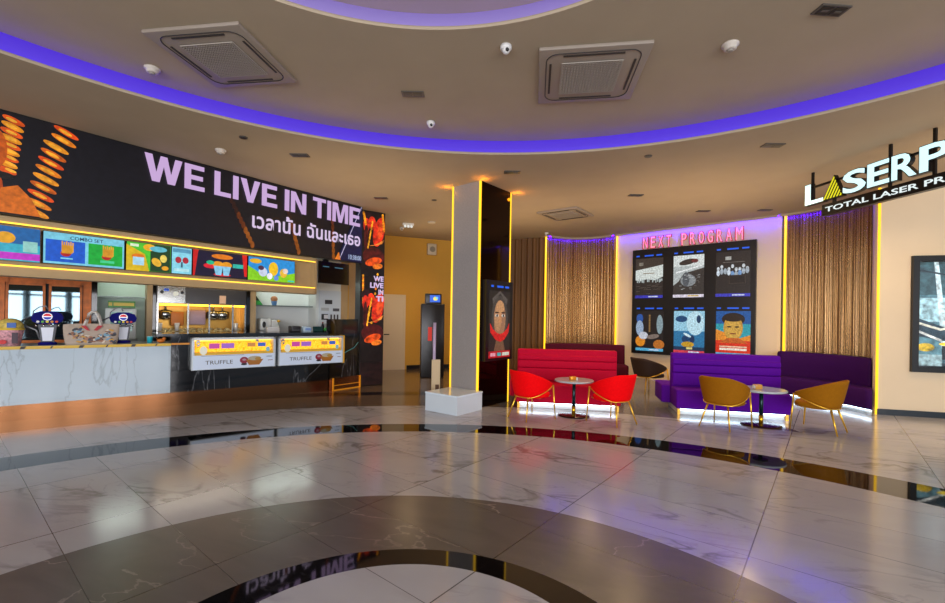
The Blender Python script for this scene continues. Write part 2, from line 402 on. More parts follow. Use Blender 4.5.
t = thing('poster_lightbox', COL.at(.10, .015, .80), COL.rz, 'tall black poster lightbox on the dark column showing a face crossed by a red crescent', 'poster lightbox')
b = MB(); b.box(0, .81, -.07, 0, 0, 1.42); b.build('frame', M_black, t)
led_header(t, .13, .70, 1.30, -.072)
face = [(rect(.09, .05, .73, 1.24), '2a2522'), (ell(.41, .76, .25, .40), '4a4440'), (ell(.41, .74, .18, .34), 'a87858'), (ell(.36, .78, .11, .26), 'c08c64'), (ell(.42, .95, .12, .12), 'd09868'), ([(.2, 1.0), (.41, 1.2), (.62, 1.0), (.64, 1.1), (.41, 1.24), (.18, 1.1)], '5c5450'), (ell(.32, .855, .06, .014), '3a2018'), (ell(.51, .855, .06, .014), '3a2018'),
        ([(.22, .1), (.6, .1), (.5, .4), (.32, .4)], '7a5640'), (ell(.32, .80, .05, .026), 'e0d8cc'), (ell(.51, .80, .05, .026), 'e0d8cc'), (ell(.32, .80, .022, .026), '30241c'), (ell(.51, .80, .022, .026), '30241c'),
        ([(.39, .84), (.44, .84), (.46, .68), (.37, .68)], 'd09060'),
        ([(.12, .66), (.2, .56), (.32, .49), (.42, .47), (.52, .49), (.63, .56), (.70, .66), (.68, .50), (.55, .37), (.42, .33), (.29, .37), (.14, .50)], 'e02020'),
        (rect(.09, .05, .73, .17), 'c01c24'), (rect(.33, .08, .45, .14), '40b0b0'), (rect(.48, .08, .70, .14), 'd8d8c8'), (rect(.13, .08, .28, .14), 'f0a0b0')]
art('poster_print', t, face, -.071, .8, sc=30, amt=.3)

t = thing('poster_display', NXT.at(.47, .02, .68), NXT.rz, 'wide black six-poster lightbox on the wall under the NEXT PROGRAM lettering', 'poster display')
b = MB(); b.box(0, 2.85, -.10, 0, 0, 2.76); b.build('frame', M_black, t)
def mono_poster(kind):
    r = random.Random(kind); w, h = .71, 1.05; S = [(rect(0, 0, w, h), '2c2624')]
    if kind == 1:
        S += [(rect(0, .62, w, h), '3c332e'), ([(0, .48), (.1, .45), (.3, .5), (.5, .46), (w, .55), (w, .86), (.5, .82), (.25, .78), (0, .74)], 'd8e0dc'), (rect(.2, .64, .5, .66), '8a7a60')]
        for i in range(22): x = .02+r.random()*.66; S.append((rect(x, .40+r.random()*.05, x+.02, .5), 'b8c4c4'))
        for i in range(16): x = r.random()*.6; z = .1+r.random()*.3; S.append((rect(x, z, x+.09, z+.01), '5a5048'))
        S += [(rect(.1, .86, .2, .94), '807a70')]
    if kind == 2:
        S = [(rect(0, 0, w, h), '3a3532'), (rect(0, .72, w, h), 'dfe6e4'), ([(0, .3), (.12, .4), (.25, .6), (w, .72), (w, .78), (0, .78)], 'b8c0c0'),
             (ell(.33, .88, .2, .07, rot=.2), '3a302c'), (ell(.5, .9, .08, .05), '6a3030'), ([(.06, .6), (.68, .76), (.68, .80), (.06, .64)], 'e8ecec'), (ell(.35, .42, .18, .15), '8a9094'), (ell(.3, .45, .08, .18), '555a60')]
        for i in range(26): x = .1+r.random()*.5; z = .12+r.random()*.45; S.append((rect(x, z, x+.05, z+.012), r.choice(['a0a4a4', '6a6460', 'c4c8c8'])))
    if kind == 3:
        S += [(rect(.2, .86, .32, .94), 'b0b0ac'), (rect(.15, .8, .6, .81), '7a7470')]
        for i in range(9): x = .05+i*.075; S += [(ell(x, .66+.05*math.sin(i*2), .03, .045), 'cfd6dc'), (ell(x, .56+.04*math.sin(i), .035, .07), r.choice(['d8e4f0', '7aa0d0', 'a8b4c0']))]
        S += [(rect(.28, .3, .62, .50), '3a302a'), (rect(.3, .32, .6, .48), '241e1c')]
    if kind == 4:
        S = [(rect(0, 0, w, h), '221c1c'), (ell(.1, .85, .09, .12), '2858a8'), (ell(.1, .6, .1, .2), '9ab0cc'), (ell(.62, .7, .08, .25), '8aa0a8'), (ell(.12, .25, .13, .14), 'e08a20'), (ell(.6, .18, .14, .12), 'c07028'), (ell(.2, .4, .12, .1), 'c8ccd8'), (ell(.45, .38, .16, .06, rot=.2), '807068')]
        S += [(rect(.34, .5, .38, .95), '8a6a40')]
    if kind == 5:
        S = [(rect(0, 0, w, h), '2a78a8'), (rect(0, .55, w, h), '9ad0e8'), (ell(.5, .75, .2, .3), 'c0e6f4'), (ell(.18, .85, .14, .08), '1a4a78'), (ell(.58, .85, .05, .1), '183c60'), (ell(.28, .35, .09, .09), '14406c'), (ell(.43, .35, .06, .1), '12345c'), (ell(.32, .45, .1, .03, rot=-.5), 'd8f0f8'), (ell(.33, .22, .15, .07), 'c89a28'), (rect(0, 0, w, .16), '163858'), (rect(.3, .1, .44, .15), 'e0d080')]
    if kind == 6:
        S = [(rect(0, 0, w, h), '1858a0'), (rect(0, .3, w, .75), '2aa0b0'), ([(0, .3), (.71, .3), (.71, .5), (.5, .42), (0, .62)], 'e8902c'), (rect(0, 0, w, .36), 'e03418'), (ell(.36, .86, .24, .15), '241a14'), (ell(.36, .66, .2, .3), 'c89438'), (ell(.36, .62, .17, .26), 'd8a848'),
             (ell(.36, .88, .2, .08), '2a1c12'), ([(.06, .3), (.66, .3), (.48, .42), (.26, .42)], 'c86020'), (ell(.28, .68, .05, .018), '2a1a10'), (ell(.44, .68, .05, .018), '2a1a10'), (ell(.36, .52, .07, .015), '7a3018'), (rect(.08, .2, .64, .23), 'f0d0b0'), (rect(.08, .13, .64, .18), 'f4e8d8')]
    foot = {1: '3838b8', 2: 'e8e0f0', 3: '4040c0', 4: '58b0d8', 5: 'd84050', 6: '50a8d0'}[kind]
    S += [(rect(0, 0, w, .07), foot), (rect(.35, .02, .6, .05), 'e0c060' if kind == 2 else 'd0d8f0')]
    return S
pnames = {1: 'black and white', 2: '', 3: '', 4: '', 5: '', 6: ''}
for k, (s, z) in enumerate(((.56, 2.15), (1.53, 2.15), (2.50, 2.15), (.59, .76), (1.56, .76), (2.52, .76)), 1):
    sh = [([(x+s-.47, y+z-.68) for x, y in poly], c) for poly, c in mono_poster(k)]
    o = art('poster', t, sh, -.102, .85, sc=30, amt=.38)
    o['label'] = ['grey poster with a torn white band', 'white and grey poster with slanted crossing beam', 'dark poster with a row of pale figures', 'dark poster with blue and orange corners', 'blue poster with pale sky', 'red and blue poster with a tan face'][k-1]
    led_header(t, s-.47, s+.71-.47, z-.68+1.10, -.102)

# NEXT PROGRAM lettering on top of the display
t = thing('wall_lettering', NXT.at(.70, .06, 3.47), NXT.rz, 'pink NEXT PROGRAM letters standing above the six-poster display', 'sign')
M_pink = mat('pink_letter_face', 'ff9aa8', rough=.4, emit=.9, ecol='ff8c9c'); M_redl = mat('red_letter_side', 'a01828', rough=.4, emit=.25, ecol='d01838')
x = .02; txt = 'NEXT PROGRAM'; wid = 2.34/12.3
for i, ch in enumerate(txt):
    if ch != ' ':
        b = MB(); w = wid*.66 if ch != 'M' else wid*.82
        b.k = 0; text_into(b, ch, x-.012, -.01, x+w+.012, .31, -.01, .022 if ch != 'M' else .0, .03); b.k = 1; text_into(b, ch, x+.006, .006, x+w-.006, .294, -.016, .0, .01)
        b.build('letter', [M_redl, M_pink], t, fix=False)
    x += wid*(1.05 if ch != ' ' else .9)

# framed poster on right wall
t = thing('framed_poster', CRM.at(.455, .005, .76), CRM.rz, 'large black-framed glazed poster hanging on the cream wall at the right edge', 'poster')
b = MB(); b.box(0, 1.34, -.06, 0, 0, .09); b.box(0, 1.34, -.06, 0, 1.87, 1.96); b.box(0, .09, -.06, 0, .09, 1.87); b.box(1.25, 1.34, -.06, 0, .09, 1.87); b.box(.09, 1.25, -.02, 0, .09, 1.87); b.build('frame', M_black, t)
S = [(rect(.11, .11, 1.23, 1.85), '5c8a96'), (rect(.11, 1.3, 1.23, 1.85), '3a5a60'), (rect(.11, .85, .55, 1.25), 'b4dce4'), ([(.3, 1.85), (.36, 1.85), (.5, .5), (.42, .4)], 'd8ecee'),
     ([(.11, 1.7), (1.23, 1.45), (1.23, 1.48), (.11, 1.73)], '203038'), ([(.11, .9), (.6, .7), (1.23, .9), (1.23, .6), (.6, .5), (.11, .6)], '28404c'), (ell(.75, .75, .22, .2), 'b82020'), (ell(.9, .95, .15, .25), '1c1c20'),
     (ell(.2, .42, .12, .07), 'e8c020'), (ell(.5, .48, .12, .03), 'f0d030'), ([(.11, .8), (.4, .7), (.7, .8), (.7, .83), (.4, .74), (.11, .84)], 'e8e4d0'), ([(.11, .66), (.4, .52), (.42, .55), (.11, .70)], 'f0f0e8'), (rect(.42, .22, 1.23, .45), '141414'), (rect(.11, .11, 1.23, .16), '384048'), (rect(.11, .11, .42, .3), 'a0bcc0')]
art('poster_print', t, S, -.022, 1.05, sc=12, amt=.7)  # print emits by itself to imitate bright window reflections in the glass
b = MB(); b.box(.09, 1.25, -.046, -.042, .09, 1.87); b.build('glass', mat('clear_glass', 'ffffff', rough=.0, trans=1, spec=.5), t)

# ------------------------------------------------------------------ hanging sign
t = thing('hanging_sign', SGN.at(0, 0, 3.12), SGN.rz, 'suspended black sign with glowing white letters and a striped yellow triangle under the ceiling', 'sign')
M_wl = mat('white_letter_face', 'e8ffff', rough=.4, emit=.78, ecol='b4ecf4')
M_blk = mat('black_sign_metal', '0a0a0c', rough=.4, metal=.3)
zb = 3.12
def zz(v): return v-zb
for ch, s0, s1 in (('L', -.02, .29), ('S', .60, .93), ('E', .95, 1.23), ('R', 1.26, 1.55), ('P', 1.58, 1.90)):
    b = MB(); b.k = 0; text_into(b, ch, s0-.012, zz(3.40), s1+.012, zz(3.735), -.02, .035, .07, .0); b.k = 1; text_into(b, ch, s0, zz(3.41), s1, zz(3.725), -.026, .018, .008, .0)
    b.build('letter', [M_blk, M_wl], t, fix=False)
b = MB(); b.plate([(.27, zz(3.41)), (.60, zz(3.41)), (.46, zz(3.75))], -.02, .05); tri = b.build('letter', M_blk, t); tri['label'] = 'black and yellow striped triangle standing for the letter A'
b = MB()
for k in range(6):
    A_, B_, C_ = Vector((.285, zz(3.42))), Vector((.59, zz(3.42))), Vector((.455, zz(3.74))); t0, t1 = k/6+.03, k/6+.11
    b.plate([tuple(A_.lerp(B_, t0)), tuple(A_.lerp(B_, t1)), tuple(C_.lerp(B_, t1)), tuple(C_.lerp(B_, t0))], -.024, -.02)
b.build('stripe', glow('e8e020', 1.0), tri)
b = MB(); b.box(.28, 1.98, -.03, .05, zz(3.18), zz(3.345)); bar = b.build('caption_board', M_blk, t)
text_words('caption', bar, 'TOTAL LASER PR', .34, zz(3.225), 1.86, zz(3.30), -.036, glow('e8f4f4', 1.0), .012, .006)
b = MB(); b.box(-.04, 1.98, .0, .03, zz(3.66), zz(3.69)); b.box(.06, .09, 0, .03, zz(3.5), H-zb); b.box(1.2, 1.23, 0, .03, zz(3.3), H-zb); b.box(.42, .46, 0, .03, zz(3.34), zz(3.45)); b.box(1.7, 1.73, 0, .03, zz(3.3), H-zb); b.build('hanger_rail', M_blk, t)

# ------------------------------------------------------------------ banner bulkhead and menu boards
wall('wall_bulkhead', BAN, -2.6, 4.32, 1.97, H, -.16, .14, M_beige)
b = MB(); b.M = BAN.M(); b.box(-2.6, 4.32, -.0, .18, 2.61, 2.68); b.box(-2.6, 4.32, 0, .18, 1.97, 2.09); b.box(4.29, 4.33, -.0, .18, 1.97, 2.68); struct(b.build('trim_18', M_beige))
b = MB(); b.M = BAN.M(.012); b.box(-2.6, 4.29, 0, .012, 2.595, 2.612); b.box(-2.6, 4.29, 0, .012, 2.085, 2.102); struct(b.build('trim_19', M_gold_led2))
b = MB(); b.M = BAN.M(); b.box(4.32, 5.33, .02, .3, 2.72, H); struct(b.build('wall_banner_backing', M_dark))

t = thing('led_banner', BAN.at(0, .01, 2.69), BAN.rz, 'huge black LED banner with large lilac title lettering above the snack counter', 'led screen')
b = MB(); b.box(-2.6, 5.36, -.08, 0, 0, H-2.69); b.build('cabinet', M_black, t)
S = [(rect(-2.58, .015, 5.35, 1.205), '0d0d14')]
for k in range(11):
    z = 1.14-k*.107; x = .52-.022*k+(.05 if k < 2 else 0); S.append((ell(x, z, .13, .036, rot=-.42), ['d84810', 'e07814', 'e08a1c', 'c85a10'][k % 4])); S.append((ell(x-.01, z, .07, .02, rot=-.4), 'f0a428'))
for k in range(9):
    z = 1.12-k*.075; S.append((ell(.1-.008*k, z, .1, .034, rot=-.35), ['d85010', 'e08a18'][k % 2])); S.append((ell(.08, z, .05, .018, rot=-.3), 'f0a830'))
S += [(ell(-.06, .75, .11, .24), 'b8500e'), (ell(-.16, .3, .18, .28), 'a8400a'), ([(-.1, .02), (.34, .02), (.26, .22), (.14, .36), (.0, .3)], 'c86414'), (ell(.02, .45, .09, .04), '14100f')]
for k in range(10): S.append((ell(-.6-.2*(k % 3), .15+k*.1, .12, .035, rot=-.4), 'c8600f'))
for x0, x1, z0, z1 in ((2.62, 2.98, .75, .06), (3.62, 3.86, .80, .06), (4.58, 4.64, 1.12, .06)):
    for k in range(10):
        q = k/9; S.append((ell(x0+(x1-x0)*q, z0+(z1-z0)*q, .03, .06), ['2c1410', '5c280c', '8a4810'][min(2, k//3)]))
S += [([(4.72, .015), (5.35, .015), (5.35, 1.205), (5.30, 1.205)], '14183c'), ([(4.76, .015), (4.78, .015), (5.335, 1.205), (5.32, 1.205)], 'b8b0d0'), ([(4.68, .015), (4.80, .015), (4.76, .16)], 'e07820')]
art('screen', t, S, -.082, 1.0, step=.0003, sc=16, amt=.35)
BLK = {'W': (1.12, [[(0, 1), (.22, 1), (.34, .36), (.46, 1), (.66, 1), (.78, .36), (.90, 1), (1.12, 1), (.90, 0), (.68, 0), (.56, .62), (.44, 0), (.22, 0)]]),
       'E': (.66, [[(0, 0), (.66, 0), (.66, .18), (.21, .18), (.21, .41), (.60, .41), (.60, .59), (.21, .59), (.21, .82), (.64, .82), (.64, 1), (0, 1)]]),
       'L': (.60, [[(0, 0), (.60, 0), (.60, .18), (.21, .18), (.21, 1), (0, 1)]]), 'I': (.21, [[(0, 0), (.21, 0), (.21, 1), (0, 1)]]),
       'V': (.78, [[(0, 1), (.23, 1), (.39, .28), (.55, 1), (.78, 1), (.50, 0), (.28, 0)]]),
       'N': (.74, [[(0, 0), (.20, 0), (.20, .64), (.52, 0), (.74, 0), (.74, 1), (.54, 1), (.54, .36), (.22, 1), (0, 1)]]),
       'T': (.68, [[(.235, 0), (.445, 0), (.445, .82), (.68, .82), (.68, 1), (0, 1), (0, .82), (.235, .82)]]),
       'M': (.90, [[(0, 0), (.19, 0), (.19, .72), (.36, 0), (.54, 0), (.71, .72), (.71, 0), (.90, 0), (.90, 1), (.62, 1), (.45, .34), (.28, 1), (0, 1)]])}
_t = 'WE LIVE IN TIME'; _w = sum(.26 if ch == ' ' else BLK[ch][0]+.075 for ch in _t); _k = (5.32-1.40)/_w; _x = 1.40
for ch in _t:
    if ch == ' ': _x += .26*_k; continue
    b = MB()
    for poly in BLK[ch][1]: b.plate([(_x+px_*_k, .77+pz_*.385) for px_, pz_ in poly], -.112, -.110)
    b.build('title_letter', glow('c8a8d8', 1.0), t, fix=False); _x += (BLK[ch][0]+.075)*_k
text_words('subtitle_lettering', t, 'เวลานั้น ฉันและเธอ', 2.96, .35, 5.30, .66, -.112, glow('d8c4e4', 1.0), .022, space=1.04)
text_obj('clock_lettering', t, '10:38:00', 5.0, .05, 5.33, .15, -.112, glow('a8b8d8', 1.0), .01)

def menu(name, s0, s1, label, shapes, z0=2.16, z1=2.575):
    t = thing(name, BAN.at(s0+.035, -.10, z0), BAN.rz, label, 'menu screen', 'menu screens in a row above the snack counter')
    w, h = s1-s0, z1-z0
    b = MB(); b.box(0, w, -.03, .05, 0, h); b.build('screen_housing', M_black, t)
    art('screen', t, [(rect(.006, .006, w-.006, h-.006), shapes[0])]+[([(x*w, z*h) for x, z in p], c) for p, c in shapes[1]], -.031, 1.0, sc=20, amt=.16)
    return t
E_ = ell
t = menu('menu_screen', -.75, .335, 'leftmost menu screen, blue with a golden snack and a pink strip', ('1c78a8', [(rect(.0, .5, 1, 1), '1a60a0'), (E_(.72, .66, .08, .17), 'e0a020'), (rect(0, .0, 1, .5), '38a8c0'), (rect(.86, .28, .98, .6), '90c8c0'), (rect(0, .04, 1, .24), 'c030c0')]))
def fries(cx, s=1.25): return [(E_(cx, .36, .05*s, .1), 'b02020')]+[(rect(cx-.04*s+i*.02*s, .4, cx-.028*s+i*.02*s, .74-.03*(i % 2)), 'e0a028') for i in range(6)]+[(rect(cx-.04*s, .36, cx+.06*s, .62), 'd09020')]
t = menu('menu_screen', .36, 1.205, 'pale blue COMBO SET menu screen with one blue and one green half', ('78c8e0', [(rect(.03, .08, .49, .76), '1858c8'), (rect(.53, .08, .97, .76), '18a838')]+fries(.26)+fries(.76)+[(rect(.2, .18, .34, .22), '80d0e8'), (rect(.68, .16, .86, .24), '48d090')]))
text_words('caption', t, 'COMBO SET', .26, .332, .60, .378, -.042, glow('203858', 1.0), .01)
t = menu('menu_screen', 1.225, 1.785, 'green and yellow menu screen with popcorn cups and fries', ('50c030', [([(0, 0), (.5, 0), (.4, .6), (0, .9)], 'd8b418'), (rect(.52, .02, .98, .98), '1c4020'), (E_(.5, .85, .14, .12), 'f0b020'), (E_(.25, .5, .14, .1), 'e07818'), (rect(.14, .2, .38, .48), 'a8d8f0'), (E_(.66, .35, .1, .16, rot=.4), 'e8b030'), (E_(.82, .5, .08, .14), 'e8d060'), (E_(.7, .82, .2, .1), '60b8c8'), (E_(.86, .16, .08, .08), 'e8a020'), (rect(.08, .84, .26, .93), 'e0f0d0')]))
t = menu('menu_screen', 1.79, 2.075, 'narrow pale blue menu screen with two dark red cups', ('88d4e8', [(rect(.06, .8, .94, .94), '5898b8'), (E_(.33, .52, .15, .12), 'b02838'), (E_(.68, .52, .15, .12), 'b02838'), (rect(.46, .25, .54, .45), '305068'), (rect(.15, .1, .85, .2), 'b8e8f0')]))
t = menu('menu_screen', 2.09, 2.945, 'dark purple menu screen with red corners and two popcorn buckets', ('1c1430', [([(0, .5), (.1, 1), (0, 1)], 'e02018'), ([(.9, 1), (1, 1), (1, .1), (.95, .1)], 'd82018'), ([(0, 0), (.03, 0), (.09, 1), (0, 1)], 'c81c18'), (E_(.52, .82, .2, .1), 'e07818'), (E_(.3, .42, .12, .1), 'd82030'), (E_(.52, .1, .16, .06), 'd82020'), (E_(.44, .5, .1, .13), 'e89820'), (E_(.6, .5, .1, .13), 'e89820'), ([(.4, .08), (.5, .08), (.53, .44), (.36, .44)], '88c8e8'), ([(.54, .08), (.64, .08), (.68, .44), (.53, .44)], '88c8e8'), (rect(.72, .42, .92, .58), '30b8a8'), (E_(.3, .55, .07, .08), '20b888')]))
t = menu('menu_screen', 2.965, 3.86, 'rightmost menu screen, blue sky and green hill with yellow shapes', ('2890d8', [([(0, 0), (1, 0), (1, .45), (.6, .25), (.3, .25), (0, .6)], '88d020'), (E_(.15, .82, .12, .1), 'e8b020'), (E_(.52, .55, .1, .3), 'f0c020'), (E_(.3, .38, .09, .2), 'c8d0e8'), (E_(.26, .55, .06, .1), '503048'), (E_(.74, .4, .08, .2), 'e8b838'), (E_(.78, .5, .06, .12), 'e8d0c0'), (E_(.44, .22, .06, .14), 'f0f0f8'), (E_(.58, .16, .05, .12), '6890e0'), (rect(.84, .04, .98, .1), '30c8b8')]))

t = thing('wall_television', BAN.at(4.37, -.02, 2.2), BAN.rz, 'black television showing a dark screen under the banner beside the menu screens', 'television')
b = MB(); b.box(0, .72, -.05, .0, 0, .44); b.build('housing', M_blackgloss, t)
for x0, x1 in ((.08, .22), (.36, .56)):
    b = MB(); b.box(x0, x1, -.054, -.05, .33, .345); b.build('screen_text', glow('48788c', 1.0), t)
b = MB(); b.box(.3, .42, .0, .28, .2, .26); b.box(.3, .42, .24, .28, .2, .6); b.build('wall_bracket', M_black, t)

# LED pillar
t = thing('led_pillar', LED.at(0, 0, 0), LED.rz, 'tall narrow LED pillar with red and orange film picture beside the counter', 'led screen')
b = MB(); b.box(0, .565, 0, .3, 0, H-.005); b.build('cabinet', M_black, t)
S = [(rect(.01, .02, .555, 3.89), '140c0c')]
def pillar_art(z):   # figures in warm light, generic
    out = [(ell(.14, z+.66, .11, .12), '281014'), (ell(.12, z+.48, .07, .16), 'c82818'), (ell(.25, z+.54, .09, .15), 'e03418'), (ell(.42, z+.36, .13, .34, rot=-.2), 'd82c14'), (ell(.46, z+.4, .07, .2, rot=-.2), 'f05020'),
           ([(.06, z+.0), (.5, z+.1), (.55, z+.2), (.3, z+.04)], 'e08030'), (ell(.3, z-.2, .26, .2), '501010'), (ell(.3, z-.32, .2, .09, rot=.3), 'e04c14'), (ell(.4, z-.42, .12, .06, rot=.2), 'f07820'), (ell(.12, z+.2, .05, .3), '481010')]
    for k in range(9): out.append((ell(.26-.012*k, z+.55-.07*k, .018, .04), 'f0a020'))
    return out
S += pillar_art(3.1)
S += [(rect(.01, 2.45, .555, 2.62), '100a10')]
for x0, x1, z0, z1 in ((.06, .07, 2.45, 1.85), (.40, .26, 2.5, 1.3), (.52, .46, 2.1, 1.6), (.50, .54, 3.85, 3.5), (.05, .1, 3.85, 3.6)):
    for k in range(12): q = k/11; S.append((ell(x0+(x1-x0)*q, z0+(z1-z0)*q, .022, .03), ['f0a018', 'e87810'][k % 2]))
S += pillar_art(1.38)
S += [(rect(.01, .02, .555, .52), '1c0c0c')]
art('screen', t, S, -.002, 1.0, step=.0002, sc=9, amt=.8)
for wd, x0, z0 in (('WE', .30, 2.34), ('LIVE', .22, 2.19), ('IN', .42, 2.04), ('TI', .36, 1.89)):
    b = MB(); text_into(b, wd, x0, z0, .54, z0+.12, -.024, .04, .002); b.build('title_lettering', glow('d8c0e8', 1.0), t, fix=False)

# ------------------------------------------------------------------ kitchen back wall: niches and equipment
M_whitep = mat('white_panel', 'd8dcd8', rough=.4)
M_niche = mat('pale_green_lining', 'c4d8c8', rough=.45)
M_steel = mat('stainless_steel', 'a8a8a4', rough=.22, metal=.95)
M_dsteel = mat('dark_steel', '4a4848', rough=.3, metal=.8)
M_shelfglass = mat('shelf_glass', '90b0a8', rough=.05, trans=.6)
def kitchen_part(name, s0, s1, z0, z1, y0, y1, m):
    b = MB(); b.M = KIT.M(); b.box(s0, s1, y0, y1, z0, z1); return struct(b.build(name, m))
kitchen_part('trim_20', 1.75, 1.84, 0, H, 0, .54, M_beige)
kitchen_part('trim_21', 3.55, 3.67, 0, H, 0, .54, M_beige)
kitchen_part('trim_22', 4.99, 5.04, 0, H, 0, .54, M_whitep)
kitchen_part('trim_23', .955, 1.03, 0, H, 0, .54, M_blackgloss)
kitchen_part('wall_niche_left', 1.03, 1.75, 0, H, .50, .54, M_niche)
kitchen_part('wall_niche_right', 3.67, 4.99, 0, H, .50, .54, M_whitep)
kitchen_part('wall_kitchen_end', 5.04, 5.60, 0, H, .0, .54, M_whitep)
kitchen_part('wall_kitchen_side', 5.60, 6.35, 0, H, .02, .54, M_beige)
for s0, s1, i in ((1.05, 1.73, 0), (3.7, 4.96, 1)):
    b = MB(); b.M = KIT.M(); b.box(s0, s1, .10, .12, 2.30, 2.33); struct(b.build('trim_%d' % (24+i), glow('f0fff4', 26)))

# wooden glazed cabinet
M_wood = mat('orange_wood', 'd87428', rough=.5, noise=.25, nscale=9)
t = thing('glazed_cabinet', KIT.at(-.9, 0, 0), KIT.rz, 'orange wooden cabinet with glazed doors behind the left end of the counter', 'cabinet')
b = MB(); b.box(0, 1.85, .06, .5, 0, 2.6); b.build('body', mat('cabinet_inside', '28343a', rough=.6), t)
b = MB(); b.box(0, 1.85, -.005, .06, 2.02, 2.6); b.box(0, 1.85, 0, .06, 0, 1.0); b.box(.66, .78, 0, .06, 1.0, 2.1); b.box(1.74, 1.85, 0, .06, 1.0, 2.1); b.box(0, .08, 0, .06, 1.0, 2.1); b.build('face_frame', M_wood, t)
M_refl = mat('mirrored_glass', '5c7078', rough=.03, metal=.9)
for k, (x0, x1) in enumerate(((.08, .66), (.79, 1.26), (1.30, 1.73))):
    b = MB(); b.box(x0, x0+.035, -.02, 0, 1.0, 2.1); b.box(x1-.035, x1, -.02, 0, 1.0, 2.1); b.box(x0, x1, -.02, 0, 1.98, 2.02); b.box(x0, x1, -.02, 0, 1.0, 1.06); d = b.build('door', M_wood, t)
    b = MB(); b.box(x0+.035, x1-.035, -.012, -.004, 1.06, 1.98); b.build('pane', M_refl, d)

# left niche shelf + juice machine
t = thing('glass_shelf', KIT.at(1.04, .0, 1.83), KIT.rz, 'glass shelf across the pale green niche beside the wooden cabinet', 'shelf', None)
b = MB(); b.box(0, .70, .1, .5, 0, .015); b.build('shelf_board', M_shelfglass, t)
t = thing('snack_machine', KIT.at(1.12, .02, 0), KIT.rz, 'white countertop machine with green top sign inside the pale niche', 'machine')
b = MB(); b.box(0, .5, .08, .45, .0, 1.05); b.build('base_cabinet', mat('grey_cabinet', '8a9490', rough=.5), t)
b = MB(); b.box(.02, .48, .1, .42, 1.05, 1.62, .02); b.build('body', mat('machine_white', 'e0e8e4', rough=.35), t)
b = MB(); b.box(.10, .42, .085, .1, 1.2, 1.56); b.build('glass_door', mat('teal_glass', '9ad0c8', rough=.1), t)
b = MB(); b.box(.06, .46, .07, .1, 1.64, 1.76); sg = b.build('top_sign', mat('green_sign', '3c8c30', rough=.4), t)
b = MB(); b.box(.14, .44, .066, .07, 1.67, 1.73); b.box(.07, .12, .066, .07, 1.67, 1.73); b.build('sign_text', mat('sign_yellow', 'd8c040', rough=.4), sg)
for z in (1.32, 1.44):
    b = MB(); b.box(.10, .42, .078, .086, z, z+.012); b.build('rack', M_whitep, t)

# popcorn warmer
t = thing('popcorn_machine', KIT.at(1.84, .02, 0), KIT.rz, 'wide stainless popcorn machine with golden lit interior in a black surround', 'popcorn machine')
b = MB(); b.box(0, 1.71, .06, .5, 0, 1.12); b.box(0, .05, 0, .5, 0, 2.5); b.box(1.64, 1.71, 0, .5, 0, 2.5); b.box(0, 1.71, .44, .5, 1.1, 2.5); b.build('surround', M_blackgloss, t)
b = MB(); b.box(.06, 1.63, .0, .40, 1.74, 2.5); hood = b.build('hood', M_dsteel, t)
b = MB(); b.box(.07, .52, -.02, 0, 1.75, 2.09); pnl = b.build('control_panel', M_steel, t)
def disc(b, cx, cz, r, y0, y1, n=20): b.plate(ell(cx, cz, r, r, n), y0, y1)
b = MB(); disc(b, .36, 1.93, .05, -.035, -.02); b.build('dial', M_whitep, pnl)
b = MB(); disc(b, .47, 1.96, .03, -.03, -.02); b.build('knob', M_black, pnl)
b = MB(); disc(b, .14, 1.96, .03, -.03, -.02); b.build('knob', M_black, pnl)
b = MB(); b.box(.17, .25, -.026, -.02, 1.98, 2.03); b.build('sticker', mat('blue_sticker', '2050c0'), pnl)
b = MB(); b.box(1.12, 1.24, -.02, 0, 1.76, 1.93); b.build('hood_sticker', mat('tan_sticker', 'd8b090'), hood)
b = MB(); b.box(.1, 1.6, .02, .06, 1.70, 1.735); b.build('heat_lamp', glow('ffc030', 4.5), t)
b = MB(); b.box(.08, 1.62, .40, .43, 1.15, 1.9); b.box(.08, .1, .05, .4, 1.15, 1.9); b.box(1.6, 1.62, .05, .4, 1.15, 1.9); b.build('back_panel', mat('golden_steel', 'c09040', rough=.3, metal=.7), t)
for x in (.06, .56, .93, 1.36, 1.60):
    b = MB(); b.box(x, x+.03, -.01, .02, 1.12, 1.75); b.build('post', M_steel, t)
b = MB(); b.box(.08, 1.62, .0, .42, 1.12, 1.17); b.build('tray', M_steel, t)
for x in (.22, 1.05, 1.22):
    b = MB(); b.lathe([(.05, 1.42), (.12, 1.46), (.13, 1.58), (.10, 1.60), (.03, 1.62)], 20, x, .2); b.tube([(x, .2, 1.61), (x, .2, 1.76)], .018); k_ = b.build('kettle', M_steel, t)
b = MB(); b.box(.30, .52, .1, .3, 1.30, 1.58, .02); b.build('carton', mat('orange_carton', 'c07020'), t)
b = MB(); b.box(.60, .90, .12, .3, 1.32, 1.62, .02); b.build('carton', mat('mauve_carton', 'a890a0'), t)
b = MB()
for i in range(240): b.ball((.12+rnd.random()*1.46, .08+rnd.random()*.3, 1.17+rnd.random()*.07), .014+rnd.random()*.01, 6)
tag(b.build('popcorn', mat('popcorn', 'e8d8a0', rough=.8), t), kind='stuff')
for x in (.12, .40, 1.45): 
    b = MB(); b.lathe([(.03, 1.2), (.045, 1.36)], 16, x, .06); b.build('cup', mat('paper_cup', 'e8e4dc'), t)

